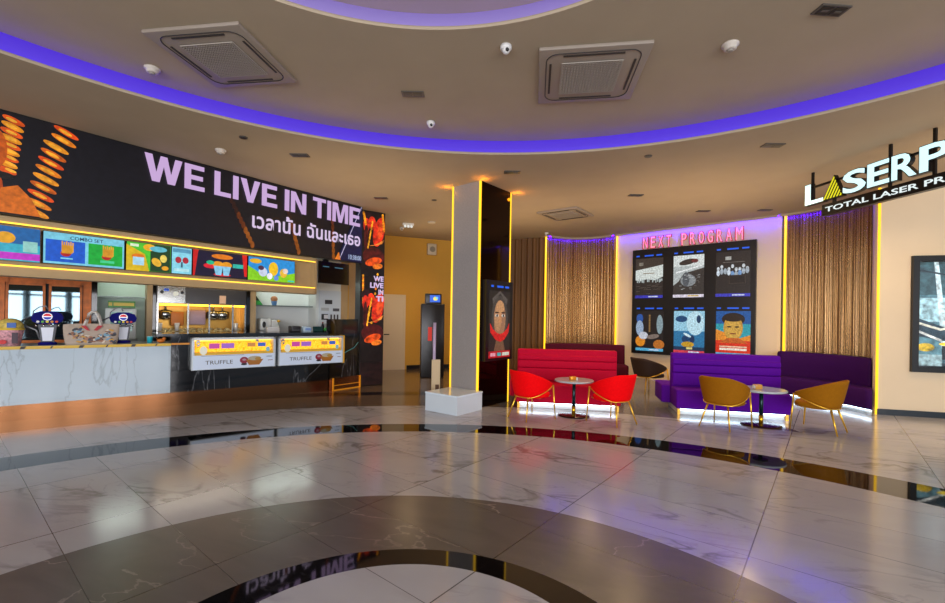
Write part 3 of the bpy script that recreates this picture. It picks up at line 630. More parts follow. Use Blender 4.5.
# right niche
t = thing('glass_shelf', KIT.at(3.70, 0, 1.745), KIT.rz, 'thin shelf across the white niche right of the popcorn machine', 'shelf')
b = MB(); b.box(0, 1.27, .14, .5, 0, .02); b.build('shelf_board', mat('shelf_grey', '788480', rough=.2), t)
t = thing('novelty_bucket', KIT.at(4.13, -.3, 1.765), KIT.rz, 'small round character bucket standing on the white niche shelf', 'bucket')
b = MB(); b.lathe([(.045, 0), (.065, .09), (.065, .1)], 16); b.build('cup', mat('bucket_blue', '5888c0'), t)
b = MB(); b.ball((0, 0, .15), (.08, .07, .07)); b.build('lid', mat('bucket_tan', 'b87848'), t)
t = thing('folded_leaflet', KIT.at(3.72, -.25, 1.765), KIT.rz, 'green and black leaflet leaning on the left end of the niche shelf', 'leaflet')
b = MB(); b.plate([(0, 0), (.16, 0), (.02, .2), (0, .2)], 0, .03); b.build('card', mat('leaflet_green', '28a840'), t)
b = MB(); b.plate([(0, .1), (.08, .1), (.02, .19), (0, .19)], -.004, 0); b.build('black_corner', mat('leaflet_black', '141414'), t)

t = thing('drinks_machine', KIT.at(3.78, .02, 1.19), KIT.rz, 'white countertop drinks machine at the left side of the white niche', 'machine')
b = MB(); b.box(.0, .24, .05, .4, 0, .28, .04); b.box(.22, .40, .08, .4, 0, .25, .03); b.build('body', mat('machine_offwhite', 'd0d4d0', rough=.3), t)
b = MB(); b.plate(ell(.07, .14, .035, .07), .035, .05); b.build('spout_recess', mat('dark_recess', '1c2024'), t)
b = MB(); b.box(.08, .2, .04, .05, .03, .05); b.build('drip_tray', M_dsteel, t)
t = thing('flower_vase', KIT.at(4.12, .06, 1.19), KIT.rz, 'thin white vase with a yellow flower beside the drinks machine', 'vase')
b = MB(); b.lathe([(.03, 0), (.035, .06), (.015, .12), (.018, .14)], 14); b.build('vase', M_whitep, t)
b = MB(); b.tube([(0, 0, .12), (.01, 0, .2)], .005); b.build('stem', mat('stem_green', '3a7030'), t)
b = MB(); b.ball((.01, 0, .22), (.035, .03, .03)); b.build('bloom', mat('bloom_yellow', 'e8b020'), t)

# wall notices
t = thing('notice_board', KIT.at(5.05, .03, 1.21), KIT.rz, 'white notice panel with black pictures on the wall under the television', 'notice board')
b = MB(); b.box(0, .54, -.01, .02, 0, .94); b.build('panel', mat('notice_white', 'c8d4dc', rough=.4), t)
for (x0, z0, x1, z1, c) in ((.14, .62, .32, .72, '2a2c30'), (.05, .46, .24, .53, 'a8b0b0'), (.34, .45, .50, .52, '4a4e54'), (.06, .24, .22, .38, '20242a'), (.12, .27, .22, .36, 'd8dce0'), (.28, .24, .32, .37, '3a3c42'), (.36, .24, .40, .37, '3a3c42'), (.44, .24, .48, .37, '3a3c42'), (.05, .05, .2, .15, 'a0a8b0')):
    b = MB(); b.box(x0, x1, -.014, -.010 if c != 'd8dce0' else -.011, z0, z1)
    if c == 'd8dce0': b = MB(); b.box(x0, x1, -.018, -.014, z0, z1)
    b.build('notice', ink(c), t)

# ------------------------------------------------------------------ counters
def marble(name, base, vein, rough=.12, k=22, scale=1.6, amt=.8, rot=.8):
    m = mat(name, base, rough=rough); nt = m.node_tree; N = nt.nodes; L = nt.links; bs = N['Principled BSDF']
    tc = N.new('ShaderNodeTexCoord'); mp = N.new('ShaderNodeMapping'); mp.inputs['Rotation'].default_value = (0, rot, .4); mp.inputs['Scale'].default_value = (2.2, 1, .5); n = N.new('ShaderNodeTexNoise'); n.inputs['Scale'].default_value = scale; n.inputs['Detail'].default_value = 7; n.inputs['Distortion'].default_value = .7
    L.new(tc.outputs['Object'], mp.inputs[0]); L.new(mp.outputs[0], n.inputs['Vector'])
    s = N.new('ShaderNodeMath'); s.operation = 'SUBTRACT'; L.new(n.outputs['Fac'], s.inputs[0]); s.inputs[1].default_value = .5
    a = N.new('ShaderNodeMath'); a.operation = 'ABSOLUTE'; L.new(s.outputs[0], a.inputs[0])
    q = N.new('ShaderNodeMath'); q.operation = 'MULTIPLY'; q.use_clamp = True; L.new(a.outputs[0], q.inputs[0]); q.inputs[1].default_value = k
    mx = N.new('ShaderNodeMix'); mx.data_type = 'RGBA'; L.new(q.outputs[0], mx.inputs[0]); v = lin(vein); c = lin(base)
    mx.inputs[6].default_value = tuple(v[i]*amt+c[i]*(1-amt) for i in range(3))+(1,); mx.inputs[7].default_value = c
    L.new(mx.outputs[2], bs.inputs['Base Color']); return m
M_wmarble = marble('white_marble_cladding', 'b2c4cf', '788690', k=75, amt=.45, scale=1.1)
M_bmarble = marble('black_marble_cladding', '0c0c0e', '8a8c90', k=150, amt=.4, scale=.6, rough=.06)
M_copper = mat('brushed_copper', '7c5234', rough=.10, metal=.95)
t = thing('snack_counter', CNT.at(-2.4, 0, 0), CNT.rz, 'white marble fronted counter section with striped tape on a copper plinth', 'counter')
b = MB(); b.box(0, 4.35, 0, .75, .22, 1.02); b.build('cladding', M_wmarble, t)
b = MB(); b.box(0, 4.35, -.02, .78, 1.02, 1.05); b.build('worktop', mat('grey_worktop', '9aa0a0', rough=.3), t)
b = MB(); b.box(0, 4.35, .03, .72, 0, .22); b.build('plinth', M_copper, t)
b = MB(); b.box(0, 4.35, -.026, -.02, 1.005, 1.049); tp = b.build('hazard_tape', mat('yellow_tape', 'd8b020', rough=.4), t)
for k in range(14):
    x = .1+k*.31; w = .05 if k % 2 == 0 else .02; b = MB(); b.plate([(x, 1.009), (x+w, 1.009), (x+w+.02, 1.047), (x+.02, 1.047)], -.028, -.026); b.build('tape_mark', mat('tape_black', '201a14'), tp)

t = thing('bar_counter', CNT.at(1.955, 0, 0), CNT.rz, 'taller black marble counter section with a black top, right of the white one', 'counter')
b = MB(); b.box(0, 2.70, 0, .8, .22, 1.16); b.build('cladding', M_bmarble, t)
b = MB(); b.box(-.2, 2.70, .03, .85, 1.16, 1.205); b.box(2.70, 3.0, .32, .85, 1.16, 1.205); b.build('worktop', M_blackgloss, t)
b = MB(); b.box(0, 2.70, .03, .78, 0, .22); b.build('plinth', M_copper, t)
b = MB(); b.box(0, .26, -.008, 0, 1.02, 1.05); b.build('tape_strip', mat('orange_tape', 'd88818', rough=.4), t)
# return block next to the LED pillar
RET = Pl(CNT.at(4.68, -.01)[:2], LED.at(-.03, -.02)[:2])
L_ = (Vector(LED.at(-.03, -.02)[:2])-Vector(CNT.at(4.68, -.01)[:2])).length
t = thing('end_partition', RET.at(0, 0, 0), RET.rz, 'half-height black panel with gold edging joining the bar counter and the LED pillar', 'partition')
INV = Matrix.Identity(4)
b = MB(); b.M = INV; b.box(0, L_, 0, .12, .26, 1.48); b.build('panel', M_bmarble, t)
b = MB(); b.M = INV; b.box(0, L_, -.1, .10, 0, .26); b.build('plinth', M_copper, t)
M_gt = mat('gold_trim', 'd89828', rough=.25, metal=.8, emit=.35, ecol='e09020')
for q in ((0, L_, -.115, -.10, .0, .02), (0, L_, -.115, -.1, .1, .112), (-.0, .03, -.12, -.1, 0, .26), (L_-.03, L_, -.12, -.10, 0, .26)):
    b = MB(); b.M = INV; b.box(*q); b.build('gold_edge', M_gt, t)
b = MB(); b.M = INV; b.tube([(.28, -.02, .72), (.45, -.02, .80), (.62, -.02, .86), (L_, -.02, .98)], .008, 6); b.build('teal_line', mat('teal_line', '60b0b8', rough=.4), t)

# popcorn display boxes
M_alu = mat('white_aluminium', 'c4ccd0', rough=.35, metal=.3)
M_warm = mat('added_display_light', '101010', emit=3.0, ecol='ffc850')
def display(s0, s1, label, gold=False):
    t = thing('popcorn_display', CNT.at(s0, .012, .59), CNT.rz, label, 'popcorn display', 'lit popcorn display boxes on the bar counter front'); w = s1-s0
    b = MB(); b.box(0, w, -.17, 0, 0, .02); b.box(0, w, -.03, 0, 0, .55); b.box(0, .04, -.19, 0, 0, .55); b.box(w-.04, w, -.19, 0, 0, .55); b.box(0, w, -.19, 0, .51, .55); b.build('casing', M_alu, t)
    b = MB(); b.box(.04, w-.04, -.05, -.035, .485, .5); b.build('added_lamp_bar', M_warm, t)  # thin lamp bar added to light the inside of the box
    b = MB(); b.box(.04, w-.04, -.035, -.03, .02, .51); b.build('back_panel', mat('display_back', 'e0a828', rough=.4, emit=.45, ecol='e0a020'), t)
    b = MB(); b.box(.04, w-.04, -.17, -.035, .02, .30); b.build('popcorn_bin', mat('yellow_bin', 'e0b030', rough=.6), t)
    b = MB(); r = random.Random(3)
    for i in range(480): b.ball((.06+r.random()*(w-.12), -.15+r.random()*.1, .29+r.random()*.17), .014+r.random()*.014, 6)
    tag(b.build('popcorn', mat('popcorn_gold', 'ecc24a', rough=.7, emit=.75, ecol='f0b820'), t), kind='stuff')  # popcorn given its own emission so it looks brightly lit
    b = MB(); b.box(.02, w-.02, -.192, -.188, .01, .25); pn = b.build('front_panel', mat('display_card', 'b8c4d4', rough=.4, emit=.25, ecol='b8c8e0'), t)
    text_obj('caption', pn, 'TRUFFLE', .20, .09, .62, .155, -.196, ink('4a4038'), .0, .003)
    art('bowl_picture', pn, [(ell(w*.60, .14, .07, .06), 'c02048'), (ell(w*.60, .15, .03, .02), 'f0c0d0'), (ell(w*.60, .07, .05, .02), '302028'), ([(w*.66, .05), (w*.79, .05), (w*.84, .15), (w*.62, .15)], 'e08a20'), (ell(w*.73, .17, .11, .04), 'f0e0c0'), (ell(w*.77, .16, .05, .03), 'e8b050'),
        (rect(w*.88, .19, w*.95, .2), '586070'), (rect(w*.90, .12, w*.96, .13), '903038'), (rect(w*.1, .235, w*.6, .24), '788090')], -.1965, .35, back=.001)
    for poly, c in ((rect(w*.19, .36, w*.31, .45), 'd048a8'), (rect(w*.33, .36, w*.48, .45), 'a868d0'), (rect(w*.64, .38, w*.74, .45), 'd89048'), (rect(w*.77, .38, w*.87, .45), '3868c8'), (ell(w*.13, .33, .055, .075), 'e8e4d0'), (ell(w*.90, .33, .035, .045), '88b8c0')):
        art('price_tag', t, [(poly, c)], -.18, .8, back=.001)
    if gold:
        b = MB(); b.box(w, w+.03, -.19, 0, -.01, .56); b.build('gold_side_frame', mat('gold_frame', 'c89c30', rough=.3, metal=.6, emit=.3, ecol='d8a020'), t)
    for k in range(2):
        b = MB(); b.box(.08+k*.7*w, .13+k*.7*w, -.10, -.06, .40, .50); b.build('scoop', M_steel, t)
    return t
display(2.22, 3.555, 'left popcorn display box with TRUFFLE panel on the black counter front')
display(3.61, 4.88, 'right popcorn display box, nearest the LED pillar, with TRUFFLE panel', True)

# things on the left counter
TOP = 1.05
def on_counter(name, s, y, label, cat, rz=0, z=TOP, group=None): p = CNT.at(s, -y); return thing(name, (p[0], p[1], z), CNT.rz+rz, label, cat, group)
# bucket tub
t = on_counter('popcorn_tub', .07, .16, 'pink and yellow patterned tub with domed lid at the left end of the counter', 'tub')
b = MB(); b.lathe([(.105, 0), (.14, .22), (.142, .23)], 32); tub = b.build('tub', mat('tub_pink', 'e0a0a8', noise=.5, nscale=30), t)
b = MB(); b.lathe([(.147, .225), (.150, .24), (.147, .25)], 32); b.build('rim', mat('rim_yellow', 'e8c840'), t)
b = MB(); b.lathe([(.14, .25), (.13, .31), (.10, .36), (.05, .385), (.01, .39)], 32); b.build('domed_lid', mat('lid_patterned', 'd8c060', noise=.4, nscale=25), t)
b = MB(); b.plate(rect(.03, .04, .09, .19), -.139, -.12); b.build('side_label', mat('label_dark', '402838'), tub)
b = MB(); b.plate(ell(-.06, .06, .04, .03), -.14, -.11); b.build('red_blot', mat('label_red', 'd02020'), tub)
b = MB(); b.plate(rect(-.02, .26, .07, .33), -.145, -.1); b.build('lid_label', mat('label_blue', '3868b8'), t)

# soda fountains
M_navy = mat('navy_plastic', '08086c', rough=.6, spec=.12); M_chrome = mat('chrome', 'c8c8c8', rough=.1, metal=1)
def fountain(s, y, label):
    t = on_counter('soda_fountain', s, y, label, 'soda dispenser', group='soda dispensers on the white counter')
    b = MB(); b.lathe([(.095, 0), (.095, .03), (.075, .045)], 28, ex=1.1); b.build('base', M_navy, t)
    b = MB(); b.add([(-.07, -.05, .04), (.07, -.05, .04), (.07, .05, .04), (-.07, .05, .04), (-.10, -.07, .30), (.10, -.07, .30), (.10, .07, .30), (-.10, .07, .30)], [(0, 1, 5, 4), (1, 2, 6, 5), (2, 3, 7, 6), (3, 0, 4, 7), (3, 2, 1, 0), (4, 5, 6, 7)]); b.build('pedestal', mat('fountain_grey', '3c3e48', rough=.3), t)
    b = MB(); b.add([(-.05, -.066, .06), (.05, -.066, .06), (.07, -.082, .26), (-.07, -.082, .26), (-.05, -.056, .06), (.05, -.056, .06), (.07, -.068, .26), (-.07, -.068, .26)], [(0, 1, 2, 3), (7, 6, 5, 4), (0, 4, 5, 1), (1, 5, 6, 2), (2, 6, 7, 3), (3, 7, 4, 0)]); b.build('front_card', mat('fountain_card', 'd8dce8', emit=.15, ecol='d8e0f0'), t)
    b = MB(); b.plate([(x, z) for x, z in ((-.16, .35), (-.175, .41), (-.145, .47), (-.07, .50), (.07, .50), (.145, .47), (.175, .41), (.16, .35), (.10, .315), (-.10, .315))], -.10, .10); hd = b.build('head', M_navy, t)
    b = MB(); disc(b, 0, .42, .055, -.108, -.1, 28); bd = b.build('badge', mat('badge_white', 'f0f0f4', emit=.4, ecol='ffffff'), hd)
    b = MB(); b.plate([(.044*math.cos(a), .427+.038*math.sin(a)) for a in [PI*k/12 for k in range(13)]], -.111, -.108); b.build('badge_red', mat('badge_red', 'd01828', emit=.3, ecol='d01828'), bd)
    b = MB(); b.plate([(.044*math.cos(a), .413+.038*math.sin(a)) for a in [PI+PI*k/12 for k in range(13)]], -.111, -.108); b.build('badge_blue', mat('badge_blue', '1838b0', emit=.3, ecol='1838b0'), bd)
    for k, c in enumerate(('e8e8e8', '58a838', 'e0d030', 'd89020', 'd04030')):
        b = MB(); disc(b, -.10+k*.05, .345, .017, -.115, -.09, 14); b.build('flavour_button', ink(c), hd)
    for k in range(4):
        b = MB(); b.tube([(-.12+k*.08, -.06, .31), (-.12+k*.08, -.07, .27)], .012, 8); b.build('tap', M_chrome, t)
    b = MB(); b.tube([(-.17, .02, .40), (-.16, .06, .50), (-.10, .06, .56), (-.03, .05, .58), (.0, .05, .52)], .008, 8); b.tube([(-.17, .0, .42), (-.27, -.02, .36), (-.22, -.02, .27), (-.12, -.03, .22), (-.08, -.03, .08)], .012, 8); b.build('hose', mat('hose_grey', '8a8c90', rough=.3, metal=.5), t)
    return t
fountain(.45, .24, 'navy soda dispenser left of the handbag on the white counter')
fountain(1.33, .34, 'navy soda dispenser partly behind the right side of the handbag')

# handbag
M_canvas = mat('printed_canvas', 'b8a898', rough=.8, noise=.08, nscale=20)
t = on_counter('tote_bag', .95, .10, 'beige patterned tote bag with pale handles standing on the counter', 'bag', rz=.0)
w, h = .30, .32; rows = []
for j in range(7):
    q = j/6; z = h*q; ww = w+.03*math.sin(q*PI*.6)-.0*q; dd = .075*(1-q)**.7+.012; rows.append([(ww*math.copysign(abs(math.cos(a))**.5, math.cos(a)), dd*math.copysign(abs(math.sin(a))**.7, math.sin(a)), z-.015*math.cos(a)**2*q) for a in [2*PI*i/40 for i in range(40)]])
b = MB(); b.grid(rows, True, True); b.add(rows[0], [list(range(40))[::-1]]); bag = b.build('bag_body', M_canvas, t)
r = random.Random(5); cl = ['2c2a30', '8a5a3c', 'd8ccb8', '70a0b8', '5c3a2c', 'c89838', '343c50', 'a87458']
pts = [(-.20, .22), (-.15, .24), (-.22, .17), (-.12, .18), (-.18, .12), (-.08, .13), (.20, .20), (.24, .15), (.17, .12), (.22, .07), (0, .06), (.06, .07), (-.05, .07), (.12, .06), (-.14, .06), (.24, .03), (.1, .13), (-.1, .1), (.02, .1), (.18, .17)]
b = MB(); mm = []
for i, (x, z) in enumerate(pts):
    q = z/h; dd = .075*(1-q)**.7+.012
    for k in range(4):
        c = cl[(i*3+k) % 8]
        if c not in mm: mm.append(c)
        b.k = mm.index(c); b.plate(ell(x+r.uniform(-.03, .03), z+r.uniform(-.02, .02), r.uniform(.016, .045), r.uniform(.010, .024), 8, r.uniform(-1, 1)), -dd*(1-abs(x/.32)**6)-.006-.0004*k, -.01)
b.build('print_pattern', [ink(c) for c in mm], bag)
for yy, dx in ((-.03, 0), (.03, .02)):
    b = MB(); b.tube([(-.10+dx, yy, .27), (-.075+dx, yy, .36), (-.045+dx, yy, .47), (-.01+dx, yy, .50), (.03+dx, yy, .50), (.06+dx, yy, .46), (.09+dx, yy, .35), (.11+dx, yy, .27)], .014, 8); b.build('handle', mat('handle_cream', 'd8d4cc', rough=.6), t)
for x0 in (-.10, .10):
    b = MB(); b.plate([(x0-.03, .29), (x0+.03, .29), (x0+.06*(1 if x0 < 0 else -1)+.02, .21), (x0+.06*(1 if x0 < 0 else -1)-.02, .22)], -.06, -.02); b.build('handle_patch', mat('patch_red', 'b82c38', rough=.6), t)

t = on_counter('cyan_cup', 1.68, .2, 'small cyan cup near the right end of the white counter', 'cup')
b = MB(); b.lathe([(.036, 0), (.042, .10), (.042, .105), (.036, .104)], 20); b.build('cup', mat('cyan_plastic', '28b0c0', rough=.3), t)
b = MB(); b.lathe([(.043, .098), (.044, .11)], 20); b.build('rim', mat('cyan_rim', '90d8e0', rough=.3), t)
t = on_counter('orange_duck_toy', 1.84, .2, 'small orange rounded figurine beside the cyan cup', 'figurine')
b = MB(); b.ball((-.01, 0, .035), (.06, .04, .035)); b.ball((.035, 0, .07), (.028, .028, .028)); b.build('figurine_body', mat('orange_toy', 'd87828', rough=.35), t)
b = MB(); b.tube([(-.05, 0, .05), (-.075, 0, .08)], [.014, .004], 8); b.build('figurine_tail', mat('brown_toy', '8a4818'), t)

# things on the bar counter
def on_bar(name, s, y, label, cat, group=None): return on_counter(name, s, y, label, cat, z=1.205, group=group)
t = on_bar('cash_register', 4.16, .55, 'black cash register on the bar counter in front of the white niche', 'cash register')
b = MB(); b.box(-.11, .08, -.10, .12, 0, .12, .01); b.build('body', mat('register_black', '1c1c20', rough=.4), t)
b = MB(); b.box(-.1, .07, -.105, -.10, .02, .05); b.build('drawer', mat('register_grey', '3c3e42'), t)
t = on_bar('receipt_printer', 4.38, .5, 'pale printer box right of the black cash register', 'printer')
b = MB(); b.box(-.10, .06, -.08, .07, 0, .11, .012); b.build('body', mat('printer_white', 'b8d0e0', rough=.35), t)
b = MB(); b.box(-.06, .06, -.085, -.079, .03, .08); b.build('screen', mat('printer_blue', '7898d0'), t)
t = on_bar('tablet_terminal', 4.58, .45, 'tilted dark teal tablet terminal on the bar counter', 'tablet')
b = MB(); b.add([(-.11, -.06, .01), (.10, -.06, .01), (.13, .06, .11), (-.07, .06, .11), (-.11, -.04, 0), (.10, -.04, 0), (.13, .08, .10), (-.07, .08, .10)], [(0, 1, 2, 3), (7, 6, 5, 4), (0, 4, 5, 1), (1, 5, 6, 2), (2, 6, 7, 3), (3, 7, 4, 0)]); b.build('body', mat('tablet_teal', '1c4448', rough=.2), t)
b = MB(); b.box(-.05, .07, .05, .09, 0, .05); b.build('stand', M_black, t)
t = on_bar('green_sponge_holder', 4.80, .45, 'bright green low item beside the tablet on the bar counter', 'holder')
b = MB(); b.ball((0, 0, .05), (.085, .05, .045)); b.build('holder', mat('bright_green', '28a030', rough=.5), t)
b = MB(); b.box(-.06, .06, -.03, .03, 0, .02); b.build('tray', M_black, t)
t = on_bar('sauce_bottle', 4.78, .66, 'small dark bottle behind the green item at the counter end', 'bottle')
b = MB(); b.lathe([(.03, 0), (.032, .12), (.014, .16), (.014, .18)], 16); b.build('glass_body', mat('dark_bottle', '1c2028', rough=.15), t)
b = MB(); b.lathe([(.016, .178), (.016, .205)], 14); b.build('cap', mat('red_cap', '902828'), t)
t = on_bar('napkin_tray', 3.72, .55, 'white paper tray standing at the left foot of the niche', 'tray')
b = MB(); b.box(-.13, .10, -.08, .08, 0, .09, .008); b.build('tray', mat('tray_white', 'c8c8c4'), t)
b = MB(); b.box(-.11, .08, -.06, .06, .09, .10); b.build('napkins', M_whitep, t)

# ------------------------------------------------------------------ back area: door, kiosk, speaker
b = MB(); b.M = YEL.M(.03); b.box(-.35, .64, 0, .03, 0, 2.2); b.M = YEL.M(.045); b.box(.60, .66, 0, .05, 0, 2.2); b.box(-.4, .66, 0, .05, 2.15, 2.2)
door = struct(b.build('door_1', mat('door_paint', 'd0c0a0', rough=.5)))
b = MB(); b.M = YEL.M(.09); b.box(.02, .18, 0, .02, 1.02, 1.05); hd = b.build('door_handle', M_black, door)
t = thing('wall_speaker', YEL.at(1.28, .01, 3.42), YEL.rz, 'small white wall speaker high on the ochre wall', 'speaker')
b = MB(); b.box(0, .28, -.12, 0, 0, .34, .02); b.build('cabinet', mat('speaker_white', 'c8bca0', rough=.4), t)
b = MB(); disc(b, .15, .17, .085, -.128, -.12, 24); b.build('cone', mat('speaker_grey', '88826e', rough=.5), t)
t = thing('ticket_kiosk', (-1.05, 11.5, 0), .15, 'tall black kiosk with a small lit screen on top near the ochre wall', 'kiosk')
b = MB(); b.box(-.3, .3, -.25, .25, 0, 1.9, .02); b.build('body', mat('kiosk_black', '0c0c10', rough=.3), t)
b = MB(); b.box(-.2, .22, -.2, .05, 1.9, 2.16, .01); b.build('monitor', M_black, t)
art('screen', t, [(rect(-.08, 1.94, .18, 2.12), '2060d8'), (ell(.06, 2.03, .06, .05), 'e8e070'), (ell(.1, 2.05, .03, .03), '70d0f0')], -.205, 1.1)
b = MB(); b.box(-.12, -.02, -.262, -.25, .95, 1.3); b.build('red_label', mat('kiosk_red', 'c02818', emit=.4, ecol='c02818'), t)
t = thing('display_standee', (-.66, 8.35, 0), .2, 'pale upright standee board between the white pedestal and the black kiosk', 'standee')
b = MB(); b.box(-.10, .06, -.02, .02, .0, .75); b.build('board', mat('standee_beige', 'c8b490', rough=.6), t)
b = MB(); b.lathe([(.03, .4), (.03, 1.45)], 14, -.05, .04); b.build('post', mat('standee_lilac', 'b8a8c8', rough=.4), t)
b = MB(); b.box(-.14, .10, -.10, .12, 0, .02); b.build('foot', M_black, t)
b = MB(); b.box(-.03, .04, -.024, -.02, .10, .28); b.build('picture', mat('standee_picture', '503010'), t)

# pedestal (empty)
t = thing('display_pedestal', (-.22, 6.94, 0), 0, 'low empty white square pedestal standing in front of the column', 'pedestal')
u = Vector((.41, .53)).normalized(); v = Vector((-.57, .18)).normalized()
v = Vector((-u.y, u.x)); PW = .69
b = MB(); p0 = Vector((0, 0)); A = p0+u*.66; D = p0+v*PW; Cc = A+v*PW
b.prism([tuple(p0), tuple(A), tuple(Cc), tuple(D)], 0.0, .285); b.build('plinth_body', mat('pedestal_white', 'c8d4dc', rough=.15), t)
b = MB(); e = .0
b.prism([tuple(p0-u*.006-v*.006), tuple(A+u*.006-v*.006), tuple(Cc+u*.006+v*.006), tuple(D-u*.006+v*.006)], .285, .31); b.build('top_board', mat('pedestal_top', 'd4e2ec', rough=.12), t)

# ------------------------------------------------------------------ chairs
def make_chair(name, label, cat, fab, group):
    t = thing(name, (0, 0, 0), 0, label, cat, group)
    N_ = 44; A0 = math.radians(128); prof = []
    rows_o = []; rows_i = []
    for j in range(9):
        q = j/8; ro = []; ri = []
        for i in range(N_+1):
            f = -A0+2*A0*i/N_; k = abs(f)/A0
            ztop = .745-.20*(max(0, k-.25)/.75)**1.15; zbot = .355+.165*(max(0, k-.35)/.65)**1.25
            z = zbot+(ztop-zbot)*q
            tt = (z-.355)/.38; R = .26+.085*tt**.8 if tt > 0 else .26
            sx = 1.0+.10*max(0, -math.cos(f)); sq = (abs(math.cos(f))**3+abs(math.sin(f))**3)**(-1/3)
            Rr = R*(.75+.25*sq)
            ro.append((-Rr*math.cos(f)*sx, Rr*math.sin(f), z)); th = .028*(1-.3*k); R2 = Rr-th
            ri.append((-R2*math.cos(f)*sx, R2*math.sin(f), z+.004))
        rows_o.append(ro); rows_i.append(ri)
    b = MB(); rows = rows_o+[[(a[0]*.5+c[0]*.5, a[1]*.5+c[1]*.5, a[2]+.012) for a, c in zip(rows_o[-1], rows_i[-1])]]+rows_i[::-1]+[rows_o[0]]
    b.grid(rows, True)
    for side in (0, N_): b.add([r[side] for r in rows_o]+[r[side] for r in rows_i[::-1]], [list(range(18))])
    b.build('backrest', fab, t)
    M_brass = mat('brass_tube', 'f0c040', rough=.28, metal=.8)
    b = MB(); b.tube([(p[0], p[1], p[2]-.004) for p in rows_o[0]], .008, 8); b.build('brass_edging', M_brass, t)
    b = MB(); pr = []
    for i in range(40):
        a = 2*PI*i/40; x = .24*math.copysign(abs(math.cos(a))**.75, math.cos(a))+.02; y = .235*math.copysign(abs(math.sin(a))**.75, math.sin(a)); pr.append((x, y))
    b.grid([[(x*s_, y*s_, z) for x, y in pr] for s_, z in ((.9, .335), (1, .345), (1.02, .38), (1.0, .405), (.92, .42), (.6, .428), (.1, .43))], True, True); b.add([(x*.9, y*.9, .335) for x, y in pr], [list(range(40))[::-1]])
    b.build('seat', fab, t)
    tip = rows_o[0][0]; 
    for s_ in (-1, 1):
        b = MB(); b.tube([(.25, s_*.275, 0), (.215, abs(tip[1])*s_*1.02, .53)], [.009, .013], 10); b.build('leg', M_brass, t)
        b = MB(); b.tube([(-.29, s_*.22, 0), (-.185, s_*.135, .37)], [.009, .014], 10); b.build('leg', M_brass, t)
    b = MB(); b.tube([(.215, -.2, .36), (.0, -.2, .335), (-.185, -.13, .345), (-.185, .13, .345), (0, .2, .335), (.215, .2, .36)], .008, 8); b.build('seat_frame', M_brass, t)
    return t
M_redf = mat('red_velvet', 'f80008', rough=.8, spec=.12, noise=.05, nscale=40); M_gldf = mat('ochre_velvet', '966008', rough=.8, spec=.12, noise=.08, nscale=40)
g1 = 'red tub chairs at the left cafe table'; g2 = 'ochre tub chairs at the right cafe table'
c = make_chair('tub_chair', 'bright red tub chair left of its round table, beside the dark column', 'chair', M_redf, g1)
c.location = (.95, 6.92, 0); c.rotation_euler = (0, 0, math.radians(33))
dup(c, (2.14, 6.70, 0), math.radians(122), 'bright red tub chair right of its round table, in front of the red bench')
c = make_chair('tub_chair', 'ochre tub chair left of its round table, in front of the violet bench', 'chair', M_gldf, g2)
c.location = (3.76, 6.53, 0); c.rotation_euler = (0, 0, math.radians(34))
dup(c, (5.04, 6.40, 0), math.radians(126), 'ochre tub chair right of its round table, nearest the right wall')
M_brnf = mat('brown_velvet', '33200e', rough=.7)
c = make_chair('tub_chair', 'dark brown tub chair standing behind the red and violet benches', 'chair', M_brnf, None)
c.location = (3.85, 9.55, 0); c.rotation_euler = (0, 0, math.radians(20)); c.scale = (1.1, 1.1, 1.0)

# ------------------------------------------------------------------ tables
M_tabletop = mat('pale_tabletop', 'a8b4bc', rough=.15, noise=.1, nscale=12); M_teal = mat('dark_teal_metal', '0c2e34', rough=.25, metal=.5)
def make_table(loc, r, h, label, cat='table'):
    t = thing('cafe_table', loc, 0, label, cat, 'round cafe tables between tub chairs')
    b = MB(); b.lathe([(r-.01, h-.03), (r, h-.025), (r, h-.005), (r-.008, h)], 40); b.build('tabletop', M_tabletop, t)
    b = MB(); b.lathe([(.028, .12), (.028, h-.03)], 16); b.lathe([(.10, h-.045), (.10, h-.03)], 20); b.build('pole', M_teal, t)
    b = MB(); b.lathe([(.03, .02), (.03, .15)], 16); b.build('brass_collar', mat('brass_collar', 'd8a418', rough=.2, metal=.8), t)
    b = MB(); b.lathe([(r*.82, 0), (r*.82, .012), (r*.7, .022), (.04, .03)], 36); b.build('base', mat('table_base', '3a1a14', rough=.2, metal=.6), t)
    return t
make_table((1.66, 7.12, 0), .31, .58, 'round pale cafe table between the two red chairs')
make_table((4.39, 6.66, 0), .33, .55, 'round pale cafe table between the two ochre chairs')
t = thing('napkin_holder', (1.62, 7.05, .58), .2, 'small gold box on the table between the red chairs', 'box')
b = MB(); b.box(-.05, .05, -.03, .03, 0, .06, .006); b.build('box', mat('gold_box', 'd8901c', rough=.3, metal=.4), t)
b = MB(); b.box(.05, .075, -.03, .03, 0, .045, .006); b.build('white_end', M_whitep, t)
t = thing('napkin_holder', (4.30, 6.62, .55), .1, 'small tan and white block on the table between the ochre chairs', 'box')
b = MB(); b.box(-.05, .06, -.035, .035, 0, .07, .008); b.build('box', mat('tan_box', 'c89440', rough=.4), t)
b = MB(); b.box(-.06, -.05, -.025, .025, .01, .06, .003); b.build('white_end', M_whitep, t)

